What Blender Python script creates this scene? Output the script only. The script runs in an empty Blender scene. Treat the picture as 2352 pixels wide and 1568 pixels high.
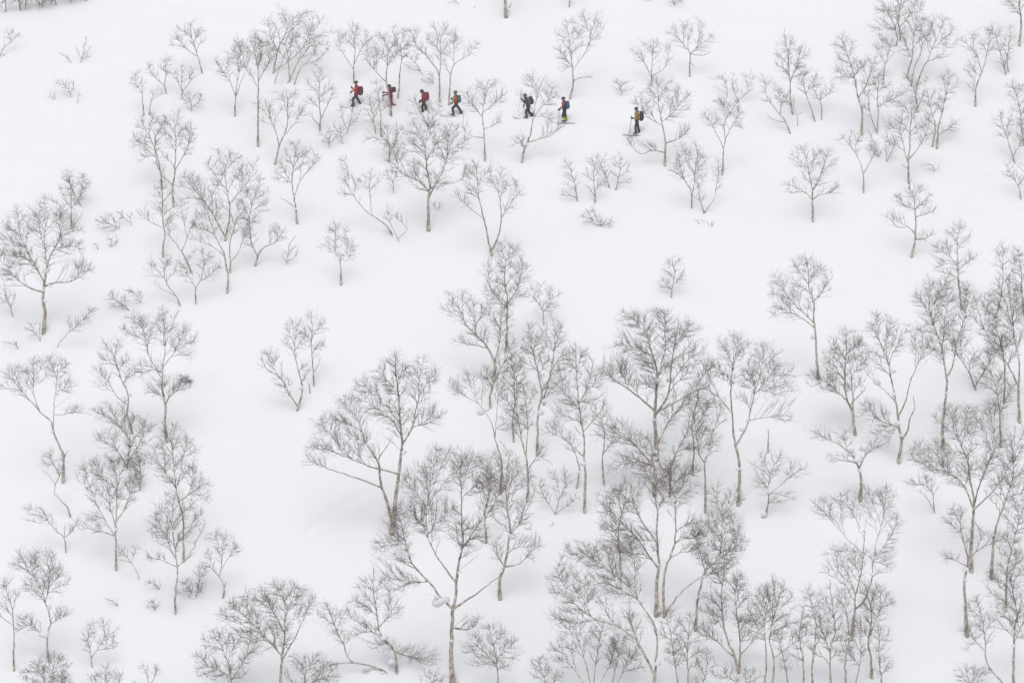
import bpy, bmesh, math, random
import numpy as np
from mathutils import Vector

# ---------------------------------------------------------------- camera, sky, sun, exposure
scene = bpy.context.scene
COL = scene.collection
PITCH = math.radians(-8.0)
HFOV = math.radians(16.0)
cam_data = bpy.data.cameras.new("camera")
cam = bpy.data.objects.new("camera", cam_data)
COL.objects.link(cam)
cam_data.sensor_width = 36.0
cam_data.angle = HFOV
cam_data.clip_start = 1.0
cam_data.clip_end = 3000.0
cam.location = (0, 0, 0)
cam.rotation_euler = (math.radians(90) + PITCH, 0, 0)
scene.camera = cam

SUN_EL, SUN_AZ = math.radians(68), math.radians(190)   # azimuth measured clockwise from +Y
world = bpy.data.worlds.new("World")
scene.world = world
world.use_nodes = True
wn = world.node_tree
wn.nodes.clear()
w_out = wn.nodes.new("ShaderNodeOutputWorld")
w_bg = wn.nodes.new("ShaderNodeBackground")
w_sky = wn.nodes.new("ShaderNodeTexSky")
w_sky.sky_type = 'NISHITA'
w_sky.sun_disc = False
w_sky.sun_elevation = SUN_EL
w_sky.sun_rotation = SUN_AZ
w_sky.dust_density = 5.0
w_hsv = wn.nodes.new("ShaderNodeHueSaturation")        # overcast: the cloud layer takes the blue out
w_hsv.inputs["Saturation"].default_value = 0.16
w_bg.inputs["Strength"].default_value = 0.15
wn.links.new(w_sky.outputs[0], w_hsv.inputs["Color"])
wn.links.new(w_hsv.outputs[0], w_bg.inputs["Color"])
wn.links.new(w_bg.outputs[0], w_out.inputs["Surface"])

sun_data = bpy.data.lights.new("sun", 'SUN')
sun_data.energy = 0.5
sun_data.angle = math.radians(150)
sun_data.color = (1.0, 0.98, 0.95)
sun = bpy.data.objects.new("sun", sun_data)
COL.objects.link(sun)
sd = Vector((math.sin(SUN_AZ) * math.cos(SUN_EL), math.cos(SUN_AZ) * math.cos(SUN_EL), math.sin(SUN_EL)))
sun.rotation_euler = (-sd).to_track_quat('-Z', 'Y').to_euler()

scene.view_settings.view_transform = 'Standard'
scene.view_settings.look = 'None'
scene.view_settings.gamma = 1.0
scene.view_settings.exposure = -0.05
scene.view_settings.use_curve_mapping = False
scene.render.engine = 'CYCLES'
scene.cycles.volume_bounces = 0
scene.cycles.max_bounces = 6
scene.cycles.use_light_tree = False
scene.cycles.use_denoising = True
scene.cycles.denoiser = "OPENIMAGEDENOISE"
scene.cycles.denoising_input_passes = "RGB_ALBEDO_NORMAL"
scene.cycles.denoising_prefilter = "NONE"

# ---------------------------------------------------------------- small helpers
W, HGT = 2352.0, 1568.0                 # frame in which positions were read off
TH = math.tan(HFOV / 2)
FWD = np.array([0, math.cos(PITCH), math.sin(PITCH)])
UPV = np.array([0, -math.sin(PITCH), math.cos(PITCH)])
RGT = np.array([1.0, 0, 0])

def ray(px, py):
    u = (px - W / 2) / (W / 2) * TH
    v = (HGT / 2 - py) / (W / 2) * TH
    return FWD + u * RGT + v * UPV

def on_plane(px, py, Y):
    """point of the upright plane y = Y that is seen at px, py"""
    d = ray(px, py)
    return d * (Y / d[1])

def m_per_px(Y):
    return Y * TH / (W / 2)

MOUNDS = []        # (x, y, radius, height) soft heaps and wells in the snow
TRACKS = []        # (points in metres, depth, half width)

def smoothpos(a, w):
    return 0.5 * (a + np.sqrt(a * a + w * w)) 

def H0(x, y):
    """snow surface without wells and tracks"""
    z = -19.6 + 0.53 * (y - 255.0)
    z = z + 0.38 * np.sin(x * 0.13 + 0.7) * np.sin(y * 0.16 + 0.4)
    z = z + 0.20 * np.sin(x * 0.31 + y * 0.23 + 1.9) + 0.10 * np.sin(x * 0.52 - y * 0.44 + 0.3)
    z = z + 0.06 * np.sin(x * 0.95 + y * 0.8) * np.sin(y * 1.1 - x * 0.3 + 1.0)
    z = z - 0.006 * np.clip(-24.0 - x, 0, 30) ** 2 - 0.006 * np.clip(x - 26.0, 0, 30) ** 2
    s = y - (271.1 + 0.12 * (x + 37.5))
    z = z - 0.95 * smoothpos(s, 3.0)
    z = z + 1.15 * smoothpos(s - 20.0, 8.0) - 0.5 * smoothpos(s - 70, 15.0)
    z = z + 0.25 * smoothpos(60.0 - y, 40.0)
    return z

def H0s(x, y):
    return float(H0(np.float64(x), np.float64(y)))

YS = np.arange(120.0, 460.0, 0.8)

def ground_at(px, py):
    """where the sight line through px, py meets the snow"""
    d = ray(px, py)
    d = d / d[1]
    lo, step = 120.0, YS
    for _ in range(3):
        under = d[2] * step < H0(d[0] * step, step)
        if not under.any():
            return d * 400.0
        k = max(1, int(under.argmax()))
        lo, hi = step[k - 1], step[k]
        step = np.linspace(lo, hi, 30)
    return d * hi

def mat(name):
    m = bpy.data.materials.new(name)
    m.use_nodes = True
    nt = m.node_tree
    return m, nt, nt.nodes["Principled BSDF"]

def plain(name, col, rough=0.7, noise=0.18, scale=30.0, spec=0.3):
    m, nt, b = mat(name)
    tc = nt.nodes.new("ShaderNodeTexCoord")
    n = nt.nodes.new("ShaderNodeTexNoise")
    n.inputs["Scale"].default_value = scale
    n.inputs["Detail"].default_value = 4
    r = nt.nodes.new("ShaderNodeValToRGB")
    r.color_ramp.elements[0].position = 0.3
    r.color_ramp.elements[1].position = 0.7
    r.color_ramp.elements[0].color = tuple(c * (1 - noise) for c in col) + (1,)
    r.color_ramp.elements[1].color = tuple(min(1, c * (1 + noise)) for c in col) + (1,)
    nt.links.new(tc.outputs["Object"], n.inputs["Vector"])
    nt.links.new(n.outputs["Fac"], r.inputs["Fac"])
    nt.links.new(r.outputs["Color"], b.inputs["Base Color"])
    b.inputs["Roughness"].default_value = rough
    b.inputs["Specular IOR Level"].default_value = spec
    return m

def snow_mat():
    m, nt, b = mat("snow")
    tc = nt.nodes.new("ShaderNodeTexCoord")
    n = nt.nodes.new("ShaderNodeTexNoise")
    n.inputs["Scale"].default_value = 0.35
    n.inputs["Detail"].default_value = 6
    n.inputs["Roughness"].default_value = 0.6
    bump = nt.nodes.new("ShaderNodeBump")
    bump.inputs["Strength"].default_value = 0.25
    bump.inputs["Distance"].default_value = 0.12
    nt.links.new(tc.outputs["Object"], n.inputs["Vector"])
    nt.links.new(n.outputs["Fac"], bump.inputs["Height"])
    nt.links.new(bump.outputs[0], b.inputs["Normal"])
    b.inputs["Base Color"].default_value = (0.86, 0.872, 0.905, 1)
    b.inputs["Roughness"].default_value = 0.85
    b.inputs["Specular IOR Level"].default_value = 0.1
    return m

def bark_mat():
    """pale birch bark with dark blotches; thin wood turns dark purple brown"""
    m, nt, b = mat("birch_bark")
    L = nt.links
    tc = nt.nodes.new("ShaderNodeTexCoord")
    mp = nt.nodes.new("ShaderNodeMapping")
    mp.inputs["Scale"].default_value = (1, 1, 0.55)
    oi = nt.nodes.new("ShaderNodeObjectInfo")
    L.new(tc.outputs["Object"], mp.inputs["Vector"])
    n1 = nt.nodes.new("ShaderNodeTexNoise")
    n1.inputs["Scale"].default_value = 5.5
    n1.inputs["Detail"].default_value = 5
    n1.inputs["Roughness"].default_value = 0.7
    L.new(mp.outputs[0], n1.inputs["Vector"])
    r1 = nt.nodes.new("ShaderNodeValToRGB")
    e = r1.color_ramp.elements
    e[0].position, e[0].color = 0.35, (0.10, 0.088, 0.080, 1)
    e[1].position, e[1].color = 0.58, (0.66, 0.605, 0.54, 1)
    k = e.new(0.47); k.color = (0.43, 0.375, 0.32, 1)
    k = e.new(0.75); k.color = (0.76, 0.72, 0.67, 1)
    L.new(n1.outputs["Fac"], r1.inputs["Fac"])
    at = nt.nodes.new("ShaderNodeAttribute")
    at.attribute_name = "thickness"
    rr = nt.nodes.new("ShaderNodeValToRGB")
    rr.color_ramp.elements[0].position = 0.075
    rr.color_ramp.elements[1].position = 0.27
    L.new(at.outputs["Fac"], rr.inputs["Fac"])
    mx = nt.nodes.new("ShaderNodeMix")
    mx.data_type = 'RGBA'
    L.new(rr.outputs["Color"], mx.inputs["Factor"])
    mx.inputs["A"].default_value = (0.150, 0.113, 0.099, 1)
    L.new(r1.outputs["Color"], mx.inputs["B"])
    L.new(mx.outputs["Result"], b.inputs["Base Color"])
    b.inputs["Roughness"].default_value = 0.85
    b.inputs["Specular IOR Level"].default_value = 0.15
    return m

SNOW = snow_mat()
BARK = bark_mat()

def mesh_np(name, V, F, material, smooth=True, thick=None):
    """mesh from numpy vertices and faces of one size (F: n x 3 or n x 4, or a list of such arrays)"""
    if not isinstance(F, list):
        F = [F]
    F = [np.asarray(f, dtype=np.int32) for f in F if len(f)]
    me = bpy.data.meshes.new(name)
    V = np.asarray(V, dtype=np.float32)
    me.vertices.add(len(V))
    me.vertices.foreach_set("co", V.ravel())
    loops = np.concatenate([f.ravel() for f in F])
    sizes = np.concatenate([np.full(len(f), f.shape[1], dtype=np.int32) for f in F])
    starts = np.concatenate([[0], np.cumsum(sizes)[:-1]]).astype(np.int32)
    me.loops.add(len(loops))
    me.loops.foreach_set("vertex_index", loops)
    me.polygons.add(len(sizes))
    me.polygons.foreach_set("loop_start", starts)
    me.polygons.foreach_set("loop_total", sizes)
    me.polygons.foreach_set("use_smooth", np.full(len(sizes), smooth))
    if thick is not None:
        a = me.attributes.new("thickness", 'FLOAT', 'POINT')
        a.data.foreach_set("value", np.asarray(thick, dtype=np.float32))
    me.update(calc_edges=True)
    if material is not None:
        me.materials.append(material)
    return me

def link(name, data, parent=None, loc=None):
    o = bpy.data.objects.new(name, data)
    COL.objects.link(o)
    if parent is not None:
        o.parent = parent
    if loc is not None:
        o.location = loc
    return o

def tag(o, label, cat, group=None, kind=None):
    o["label"] = label
    o["category"] = cat
    if group:
        o["group"] = group
    if kind:
        o["kind"] = kind
    return o

def frames(P):
    """unit tangents and two side vectors for polylines P (N, K, 3)"""
    T = np.empty_like(P)
    T[:, 1:-1] = P[:, 2:] - P[:, :-2]
    T[:, 0] = P[:, 1] - P[:, 0]
    T[:, -1] = P[:, -1] - P[:, -2]
    T /= np.linalg.norm(T, axis=2, keepdims=True) + 1e-9
    ref = np.zeros_like(T)
    ref[..., 0] = 0.31
    ref[..., 1] = 1.0
    ref[..., 2] = 0.12
    A = np.cross(T, ref)
    A /= np.linalg.norm(A, axis=2, keepdims=True) + 1e-9
    B = np.cross(T, A)
    return A, B

def tubes(P, R, sides, point=False):
    """tubes round polylines P (N, K, 3) with radii R (N, K)"""
    N, K, _ = P.shape
    A, B = frames(P)
    ang = np.arange(sides) * 2 * math.pi / sides
    ca, sa = np.cos(ang), np.sin(ang)
    V = P[:, :, None, :] + R[:, :, None, None] * (A[:, :, None, :] * ca[None, None, :, None] + B[:, :, None, :] * sa[None, None, :, None])
    V = V.reshape(-1, 3)
    th = np.repeat(R[:, :, None], sides, axis=2).reshape(-1)
    base = (np.arange(N) * K * sides)[:, None, None]
    k = (np.arange(K - 1) * sides)[None, :, None]
    j = np.arange(sides)[None, None, :]
    j2 = (np.arange(sides) + 1) % sides
    j2 = j2[None, None, :]
    F = np.stack([base + k + j, base + k + j2, base + k + sides + j2, base + k + sides + j], axis=-1).reshape(-1, 4)
    return V, F, th

def spikes(P0, P1, R):
    """three-sided tapering twigs from P0 to P1"""
    N = len(P0)
    P = np.stack([P0, P1], axis=1)
    A, B = frames(P)
    a, b = A[:, 0], B[:, 0]
    vs = []
    for q in range(3):
        t = q * 2 * math.pi / 3
        vs.append(P0 + R[:, None] * (a * math.cos(t) + b * math.sin(t)))
    vs.append(P1)
    V = np.stack(vs, axis=1).reshape(-1, 3)
    i = (np.arange(N) * 4)[:, None]
    F = np.concatenate([i + np.array([[0, 1, 3]]), i + np.array([[1, 2, 3]]), i + np.array([[2, 0, 3]])], axis=0)
    th = np.repeat(R, 4)
    return V, F, th

def catmull(pts, step):
    pts = [np.asarray(p, float) for p in pts]
    if len(pts) == 2:
        ext = [2 * pts[0] - pts[1]] + pts + [2 * pts[1] - pts[0]]
    else:
        ext = [2 * pts[0] - pts[1]] + pts + [2 * pts[-1] - pts[-2]]
    out = []
    for i in range(1, len(ext) - 2):
        p0, p1, p2, p3 = ext[i - 1:i + 3]
        n = max(1, int(np.linalg.norm(p2 - p1) / step))
        for k in range(n):
            t = k / n
            out.append(0.5 * ((2 * p1) + (-p0 + p2) * t + (2 * p0 - 5 * p1 + 4 * p2 - p3) * t * t + (-p0 + 3 * p1 - 3 * p2 + p3) * t ** 3))
    out.append(ext[-2])
    return np.array(out)

# ---------------------------------------------------------------- trees
CLUMP_MESH = []
def make_clump_meshes():
    for s in range(7):
        rng = random.Random(900 + s)
        bm = bmesh.new()
        bmesh.ops.create_icosphere(bm, subdivisions=3, radius=1.0)
        ph = [rng.uniform(0, 6.28) for _ in range(8)]
        for v in bm.verts:
            c = v.co
            k = 1 + 0.2 * math.sin(2.1 * c.x + ph[0]) * math.sin(1.9 * c.y + ph[1]) + 0.14 * math.sin(3.7 * c.x + ph[2] + 2.0 * c.z) + 0.08 * math.sin(5.3 * c.y + ph[3]) * math.cos(4.7 * c.z + ph[4])
            v.co = Vector((c.x * k, c.y * k, c.z * k * (0.85 if c.z > 0 else 0.55)))
        for f in bm.faces:
            f.smooth = True
        me = bpy.data.meshes.new("snow_clump")
        bm.to_mesh(me)
        bm.free()
        me.materials.append(SNOW)
        CLUMP_MESH.append(me)
make_clump_meshes()

def parse(s):
    return [[tuple(float(c) for c in p.split(",")) for p in st.split()] for st in s.split("|")] if s else []

TIP_DENSITY, CROWN = 0.0335, 1.23
STAT = dict(tips=0, tris=0)

def grow(rnd, out, p, d, tips, r0, rt, vig):
    """split the tips into bundles and carry one branch to each (plain tuples, for speed)"""
    n = len(tips)
    inv = 1.0 / n
    cx = sum(t[0] for t in tips) * inv
    cy = sum(t[1] for t in tips) * inv
    cz = sum(t[2] for t in tips) * inv
    if n == 1:
        qx, qy, qz = tips[0]
    else:
        f = rnd.uniform(0.30, 0.52)
        qx, qy, qz = p[0] + (cx - p[0]) * f, p[1] + (cy - p[1]) * f, p[2] + (cz - p[2]) * f
    vx, vy, vz = qx - p[0], qy - p[1], qz - p[2]
    L = math.sqrt(vx * vx + vy * vy + vz * vz) + 1e-6
    mx, my, mz = d[0] * 0.7 + vx / L * 0.62, d[1] * 0.7 + vy / L * 0.62, d[2] * 0.7 + vz / L * 0.62 + 0.05
    ml = L * 0.5 / (math.sqrt(mx * mx + my * my + mz * mz) + 1e-9)
    mx, my, mz = p[0] + mx * ml, p[1] + my * ml, p[2] + mz * ml
    j = L * 0.045
    r1 = min(r0, rt * (n ** 0.45) * 1.2)
    re = min(r1, rt * (n ** 0.45) if n > 1 else rt * 0.5)
    g = rnd.gauss
    q = (qx, qy, qz)
    if n == 1:
        b = ((p[0] + qx) * 0.5, (p[1] + qy) * 0.5, (p[2] + qz) * 0.5)
        out["S"].append((p, q))
        out["SR"].append(min(r1, rt * 1.0))
        out["tw"].append((p, b, q))
        out["twn"].append(1)
        return
    if n <= 4:
        b = (0.25 * p[0] + 0.5 * mx + 0.25 * qx + g(0, j), 0.25 * p[1] + 0.5 * my + 0.25 * qy + g(0, j), 0.25 * p[2] + 0.5 * mz + 0.25 * qz + g(0, j))
        out["P3"].append((p, b, q))
        out["R3"].append((r1, (r1 + re) * 0.5, re))
        last = b
        if n <= 4:
            out["tw"].append((p, b, q))
            out["twn"].append(n)
    else:
        b1 = (0.41 * p[0] + 0.46 * mx + 0.13 * qx + g(0, j), 0.41 * p[1] + 0.46 * my + 0.13 * qy + g(0, j), 0.41 * p[2] + 0.46 * mz + 0.13 * qz + g(0, j))
        b2 = (0.09 * p[0] + 0.42 * mx + 0.49 * qx + g(0, j), 0.09 * p[1] + 0.42 * my + 0.49 * qy + g(0, j), 0.09 * p[2] + 0.42 * mz + 0.49 * qz + g(0, j))
        out["P4"].append((p, b1, b2, q))
        out["R4"].append((r1, r1 * 0.68 + re * 0.32, r1 * 0.3 + re * 0.7, re))
        last = b2
        if n <= 6:
            out["tw"].append((b1, b2, q))
            out["twn"].append(n)
    dx, dy, dz = qx - last[0], qy - last[1], qz - last[2]
    dl = math.sqrt(dx * dx + dy * dy + dz * dz) + 1e-9
    dx, dy, dz = dx / dl, dy / dl, dz / dl
    if n == 2:
        for t in tips:
            grow(rnd, out, q, (dx, dy, dz), [t], re, rt, vig)
        return
    # widest spread across the growing direction
    far, ax = -1.0, (1.0, 0, 0)
    for t in (tips if n < 40 else tips[::3]):
        x, y, z = t[0] - cx, t[1] - cy, t[2] - cz
        k = x * dx + y * dy + z * dz
        x, y, z = x - k * dx, y - k * dy, z - k * dz
        l2 = x * x + y * y + z * z
        if l2 > far:
            far, ax = l2, (x, y, z)
    order = sorted(tips, key=lambda t: t[0] * ax[0] + t[1] * ax[1] + t[2] * ax[2])
    cut = max(1, min(n - 1, int(round(n * rnd.uniform(0.28, 0.72)))))
    grow(rnd, out, q, (dx, dy, dz), order[:cut], re, rt, vig)
    grow(rnd, out, q, (dx, dy, dz), order[cut:], re, rt, vig)

def unit(v):
    return v / (np.linalg.norm(v, axis=-1, keepdims=True) + 1e-9)

def twigs(rng, tri, cnt_of, tl, rt, tw):
    """fine side twigs, each with one fork, along the thin branches tri (N, 3, 3)"""
    per = np.where(cnt_of == 1, 2.3 * tw, np.where(cnt_of == 2, 1.8 * tw, 1.4 * tw))
    per = np.floor(per + rng.random(len(per))).astype(int)
    idx = np.repeat(np.arange(len(tri)), per)
    if not len(idx):
        return [np.zeros((0, 3))] * 2 + [np.zeros(0)]
    t = rng.uniform(0.15, 1.0, len(idx)) * 1.999
    k = t.astype(int)
    f = (t - k)[:, None]
    a0, a1 = tri[idx, k], tri[idx, k + 1]
    A = a0 + (a1 - a0) * f
    sv = unit(a1 - a0)
    rd = rng.normal(size=(len(idx), 3))
    rd = unit(rd - sv * (rd * sv).sum(axis=1, keepdims=True))
    up = np.array([0, 0, 1.0])
    v = unit(sv * 0.9 + rd * rng.uniform(0.3, 0.85, len(idx))[:, None] + up * 0.36)
    ln = tl * rng.uniform(0.5, 1.3, len(idx))[:, None]
    u = rng.uniform(0.3, 0.75, len(idx))[:, None]
    w = unit(v + rng.normal(size=(len(idx), 3)) * 0.38 + up * 0.15)
    C = A + v * ln * u
    P0 = np.concatenate([A, C])
    P1 = np.concatenate([A + v * ln, C + w * ln * rng.uniform(0.4, 0.75, len(idx))[:, None]])
    R = np.concatenate([np.full(len(idx), rt * 0.66), np.full(len(idx), rt * 0.5)])
    return P0, P1, R

def build_tree(kind, label, stems, lobes, d=1.0, tw=1.0, w=None, snow="", seed=0, group=None, name=None, auto=True):
    rng = np.random.default_rng(1000 + seed)
    shrub = kind == 's'
    st = parse(stems)
    lb = parse(lobes)
    lb = [x[0] if len(x) == 1 else x[0] for x in lb]
    bx, by = st[0][0]
    B = ground_at(bx, by)
    Y = B[1]
    mp = m_per_px(Y)
    top = min(l[1] - l[3] for l in lb)
    hpx = max(by - top, 10)
    root = link(name or ("shrub" if shrub else "birch_tree"), None, loc=tuple(B))
    root.empty_display_size = 0.3
    tag(root, label, "shrub" if shrub else "tree", group)
    O = np.array(B)
    wpx = w if w else ((0.9 + 0.008 * hpx) if shrub else (1.6 + 0.0195 * hpx))
    rbase = wpx * mp * 0.5
    rt = 0.0053 if not shrub else 0.0052
    # ---- stems
    lines, radii = [], []
    if shrub and len(st) == 1 and len(st[0]) == 1:
        st = []
        for k in range(4):
            l = lb[k % len(lb)]
            a = rng.uniform(-1, 1)
            st.append([(bx + rng.uniform(-2, 2), by), (bx * 0.6 + 0.4 * (l[0] + a * l[2] * 0.7), by * 0.55 + 0.45 * l[1]), (l[0] + a * l[2] * 0.75, l[1] - l[3] * rng.uniform(-0.2, 0.3))])
    for si, pl in enumerate(st):
        own = None
        if si > 0:
            p0 = np.array(on_plane(pl[0][0], pl[0][1], Y)) - O
            best = None
            for li, ln in enumerate(lines):
                dd = np.hypot(ln[:, 0] - p0[0], ln[:, 2] - p0[2])
                k = int(dd.argmin())
                if best is None or dd[k] < best[0]:
                    best = (dd[k], li, k)
            if best[0] > 11 * mp and pl[0][1] > by - 45:
                own = ground_at(pl[0][0], pl[0][1])
        YY = own[1] if own is not None else Y
        pts = [np.array(on_plane(a, b, YY)) - O for a, b in pl]
        Lp = sum(np.linalg.norm(pts[i + 1] - pts[i]) for i in range(len(pts) - 1)) + 1e-6
        if si == 0 or own is not None:
            pts[0] = pts[0] + np.array([0, 0, -0.25])
            dep0, amp = 0.0, rng.uniform(-0.12, 0.12) * Lp
            r0 = rbase if si == 0 else rbase * 0.75
        else:
            _, li, k = best
            join = lines[li][k]
            dep0 = join[1]
            pts[0] = join.copy()
            amp = rng.uniform(0.15, 0.45) * Lp * (1 if rng.random() < 0.5 else -1)
            r0 = radii[li][k] * 0.78
        acc = 0.0
        for i in range(len(pts)):
            if i:
                acc += np.linalg.norm(pts[i][[0, 2]] - prev[[0, 2]])
            prev = pts[i].copy()
            if not (i == 0 and si > 0 and own is None):
                pts[i][1] += dep0 + amp * (acc / Lp) ** 1.2
        ln = catmull(pts, 0.28)
        n = len(ln)
        if n > 3:
            wob = rng.normal(size=(n + 4, 3)) * (0.055 if not shrub else 0.03)
            wob = (wob[:-4] + wob[1:-3] + wob[2:-2] + wob[3:-1] + wob[4:]) / 5 + rng.normal(size=(n, 3)) * 0.012
            wob *= np.minimum(1, np.arange(n) / 3.0)[:, None]
            ln = ln + wob
        t = np.linspace(0, 1, n)
        rend = max(rt * 2.2, r0 * (0.16 if si == 0 else 0.22))
        rr = r0 + (rend - r0) * t ** 0.8
        if si == 0:
            rr = rr * (1 + 0.25 * np.exp(-t * 14))
        rr = rr * (1 + rng.normal(size=n) * 0.04)
        lines.append(ln)
        radii.append(rr)
    for si, (ln, rr) in enumerate(zip(lines, radii)):
        V, F, th = tubes(ln[None], rr[None], 8 if si == 0 else 6)
        me = mesh_np("trunk" if si == 0 else "limb", V, F, BARK, thick=th * 10)
        link("trunk" if si == 0 else "limb", me, root)
    # ---- tips through the crown volume
    tips = []
    mean_dep = np.mean([l[-1][1] for l in lines])
    for l in lb:
        cx, cy, rx, ry = l[:4]
        nn = max(4, int(math.pi * rx * ry * TIP_DENSITY * d * (1.4 if shrub else 1.0)))
        c = np.array(on_plane(cx, cy, Y)) - O
        dd = [np.abs(ln[:, 0] - c[0]) + np.abs(ln[:, 2] - c[2]) for ln in lines]
        bi = int(np.argmin([x.min() for x in dd]))
        c[1] = 0.6 * lines[bi][int(dd[bi].argmin())][1] + rng.uniform(-0.25, 0.25) * rx * mp
        v = rng.normal(size=(nn, 3))
        v[:, 2] += 0.25
        v /= np.linalg.norm(v, axis=1, keepdims=True)
        rad = rng.random(nn) ** 0.31
        lump = 1 + 0.16 * np.sin(v[:, 0] * 4 + rng.uniform(0, 6)) * np.sin(v[:, 1] * 4 + rng.uniform(0, 6)) + 0.10 * np.sin(v[:, 2] * 7 + v[:, 0] * 6 + rng.uniform(0, 6))
        v *= (rad * lump)[:, None]
        v *= np.array([rx * mp * CROWN, rx * mp * 0.95, ry * mp * CROWN * 0.92])
        tips.append(c + v)
    tips = np.concatenate(tips)
    gz = H0(O[0] + tips[:, 0], O[1] + tips[:, 1]) - O[2]
    ok = tips[:, 2] > gz + 0.08
    tips = tips[ok] if ok.sum() > 3 else tips + np.array([0, 0, 0.3])
    # ---- boughs from the stems out through the crown
    extra, extra_r = [], []
    nl = int(np.clip(len(tips) / 25, 2 if not shrub else 1, 22))
    cen = tips[rng.choice(len(tips), nl, replace=False)] if len(tips) > nl else tips.copy()
    for _ in range(4):
        own_c = np.linalg.norm(tips[:, None] - cen[None], axis=2).argmin(axis=1)
        for q in range(len(cen)):
            if (own_c == q).any():
                cen[q] = tips[own_c == q].mean(axis=0)
    allp = np.concatenate([ln[int(len(ln) * (0.30 if (i == 0 and not shrub) else 0.08)):-1] for i, ln in enumerate(lines)])
    allt = np.concatenate([unit(np.gradient(ln, axis=0))[int(len(ln) * (0.30 if (i == 0 and not shrub) else 0.08)):-1] for i, ln in enumerate(lines)])
    allr = np.concatenate([rr[int(len(rr) * (0.30 if (i == 0 and not shrub) else 0.08)):-1] for i, rr in enumerate(radii)])
    mid_c = tips.mean(axis=0)
    for c in cen:
        dv = c - allp
        L = np.linalg.norm(dv, axis=1) + 1e-6
        if L.min() < 0.35:
            continue
        ca = (dv * allt).sum(axis=1) / L
        cost = L * (1 + 9.0 * np.clip(0.84 - ca, 0, 2) ** 2 + 1.5 * np.clip(0.3 - dv[:, 2] / L, 0, 2) ** 2) * (1 + rng.random(len(L)) * 0.15)
        k = int(cost.argmin())
        if L[k] < 0.5:
            continue
        tgt = c + (c - mid_c) * 0.22
        d0 = unit(allt[k] * 0.55 + dv[k] / L[k] * 0.7)
        ctrl = allp[k] + d0 * L[k] * 0.5
        u = np.linspace(0, 1, 9)[:, None]
        ln = (1 - u) ** 2 * allp[k] + 2 * u * (1 - u) * ctrl + u * u * tgt
        w9 = rng.normal(size=(9, 3)) * L[k] * 0.022
        w9[0] = 0
        ln = ln + w9
        r0 = min(allr[k] * 0.62, 0.012 + 0.0125 * L[k])
        extra.append(ln)
        extra_r.append(r0 + (max(rt * 1.8, r0 * 0.25) - r0) * u[:, 0] ** 0.8)
    n_traced = len(lines)
    lines = lines + extra
    radii = radii + extra_r
    # ---- join the tips to the stems
    cand, ctan, cinfo = [], [], []
    for si, ln in enumerate(lines):
        n = len(ln)
        tmin = (0.42 if n_traced == 1 else 0.5) if si == 0 and not shrub else (0.18 if si < n_traced else 0.3)
        k0 = int(n * tmin)
        stepk = 2 if n > 10 else 1
        idx = list(range(k0, n, stepk))
        if idx[-1] != n - 1:
            idx.append(n - 1)
        for k in idx:
            tg = ln[min(k + 1, n - 1)] - ln[max(k - 1, 0)]
            cand.append(ln[k]); ctan.append(tg / (np.linalg.norm(tg) + 1e-9)); cinfo.append((si, k))
    cand, ctan = np.array(cand), np.array(ctan)
    groups = {}
    dv = tips[:, None, :] - cand[None]
    L = np.linalg.norm(dv, axis=2) + 1e-6
    ca = (dv * ctan[None]).sum(axis=2) / L
    up = dv[..., 2] / L
    cost = L * (1 + 4.0 * np.clip(0.78 - ca, 0, 2) ** 2 + 1.5 * np.clip(0.35 - up, 0, 2) ** 2) * (1 + rng.random(L.shape) * 0.10)
    for tp, g in zip(tips.tolist(), cost.argmin(axis=1).tolist()):
        groups.setdefault(g, []).append(tuple(tp))
    out = dict(P3=[], R3=[], P4=[], R4=[], S=[], SR=[], tw=[], twn=[])
    tlen = (0.31 if not shrub else 0.22) * (0.75 + 0.4 * min(1, hpx / 300))
    rnd = random.Random(seed * 7 + 3)
    for g, tl in groups.items():
        si, k = cinfo[g]
        p = cand[g]
        endp = k == len(lines[si]) - 1
        r0 = radii[si][k] * (0.95 if endp else 0.62)
        parts = [tl]
        if not endp and len(tl) > 4:      # several boughs rather than one
            m = 2 if len(tl) < 14 else 3
            tl = sorted(tl, key=lambda t: math.atan2(t[1] - p[1], t[0] - p[0]))
            parts = [list(q) for q in (tl[i * len(tl) // m:(i + 1) * len(tl) // m] for i in range(m)) if q]
        for part in parts:
            c = np.mean(part, axis=0) - p
            c /= np.linalg.norm(c) + 1e-9
            dirn = ctan[g] * (1.0 if endp else 0.6) + c * 0.6
            dirn /= np.linalg.norm(dirn)
            grow(rnd, out, tuple(p.tolist()), tuple(dirn.tolist()), part, r0, rt, 1.0)
    Vs, Fs3, Fs4, ths, off = [], [], [], [], 0
    if extra:
        V, F, th = tubes(np.array(extra), np.array(extra_r), 5)
        Vs.append(V); Fs4.append(F); ths.append(th); off += len(V)
    lines, radii = lines[:n_traced], radii[:n_traced]
    for key in ("3", "4"):
        if not out["P" + key]:
            continue
        P = np.array(out["P" + key]); R = np.array(out["R" + key])
        big = R[:, 0] > 0.028
        for sel, sides in ((big, 5), (~big, 3)):
            if sel.any():
                V, F, th = tubes(P[sel], R[sel], sides)
                Vs.append(V); Fs4.append(F + off); ths.append(th); off += len(V)
    if out["S"]:
        S = np.array(out["S"])
        V, F, th = spikes(S[:, 0], S[:, 1], np.array(out["SR"]))
        Vs.append(V); Fs3.append(F + off); ths.append(th); off += len(V)
    if out["tw"]:
        V, F, th = spikes(*twigs(rng, np.array(out["tw"]), np.array(out["twn"]), tlen, rt, tw))
        Vs.append(V); Fs3.append(F + off); ths.append(th); off += len(V)
    F4 = np.concatenate(Fs4) if Fs4 else np.zeros((0, 4), int)
    F3 = np.concatenate(Fs3) if Fs3 else np.zeros((0, 3), int)
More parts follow.
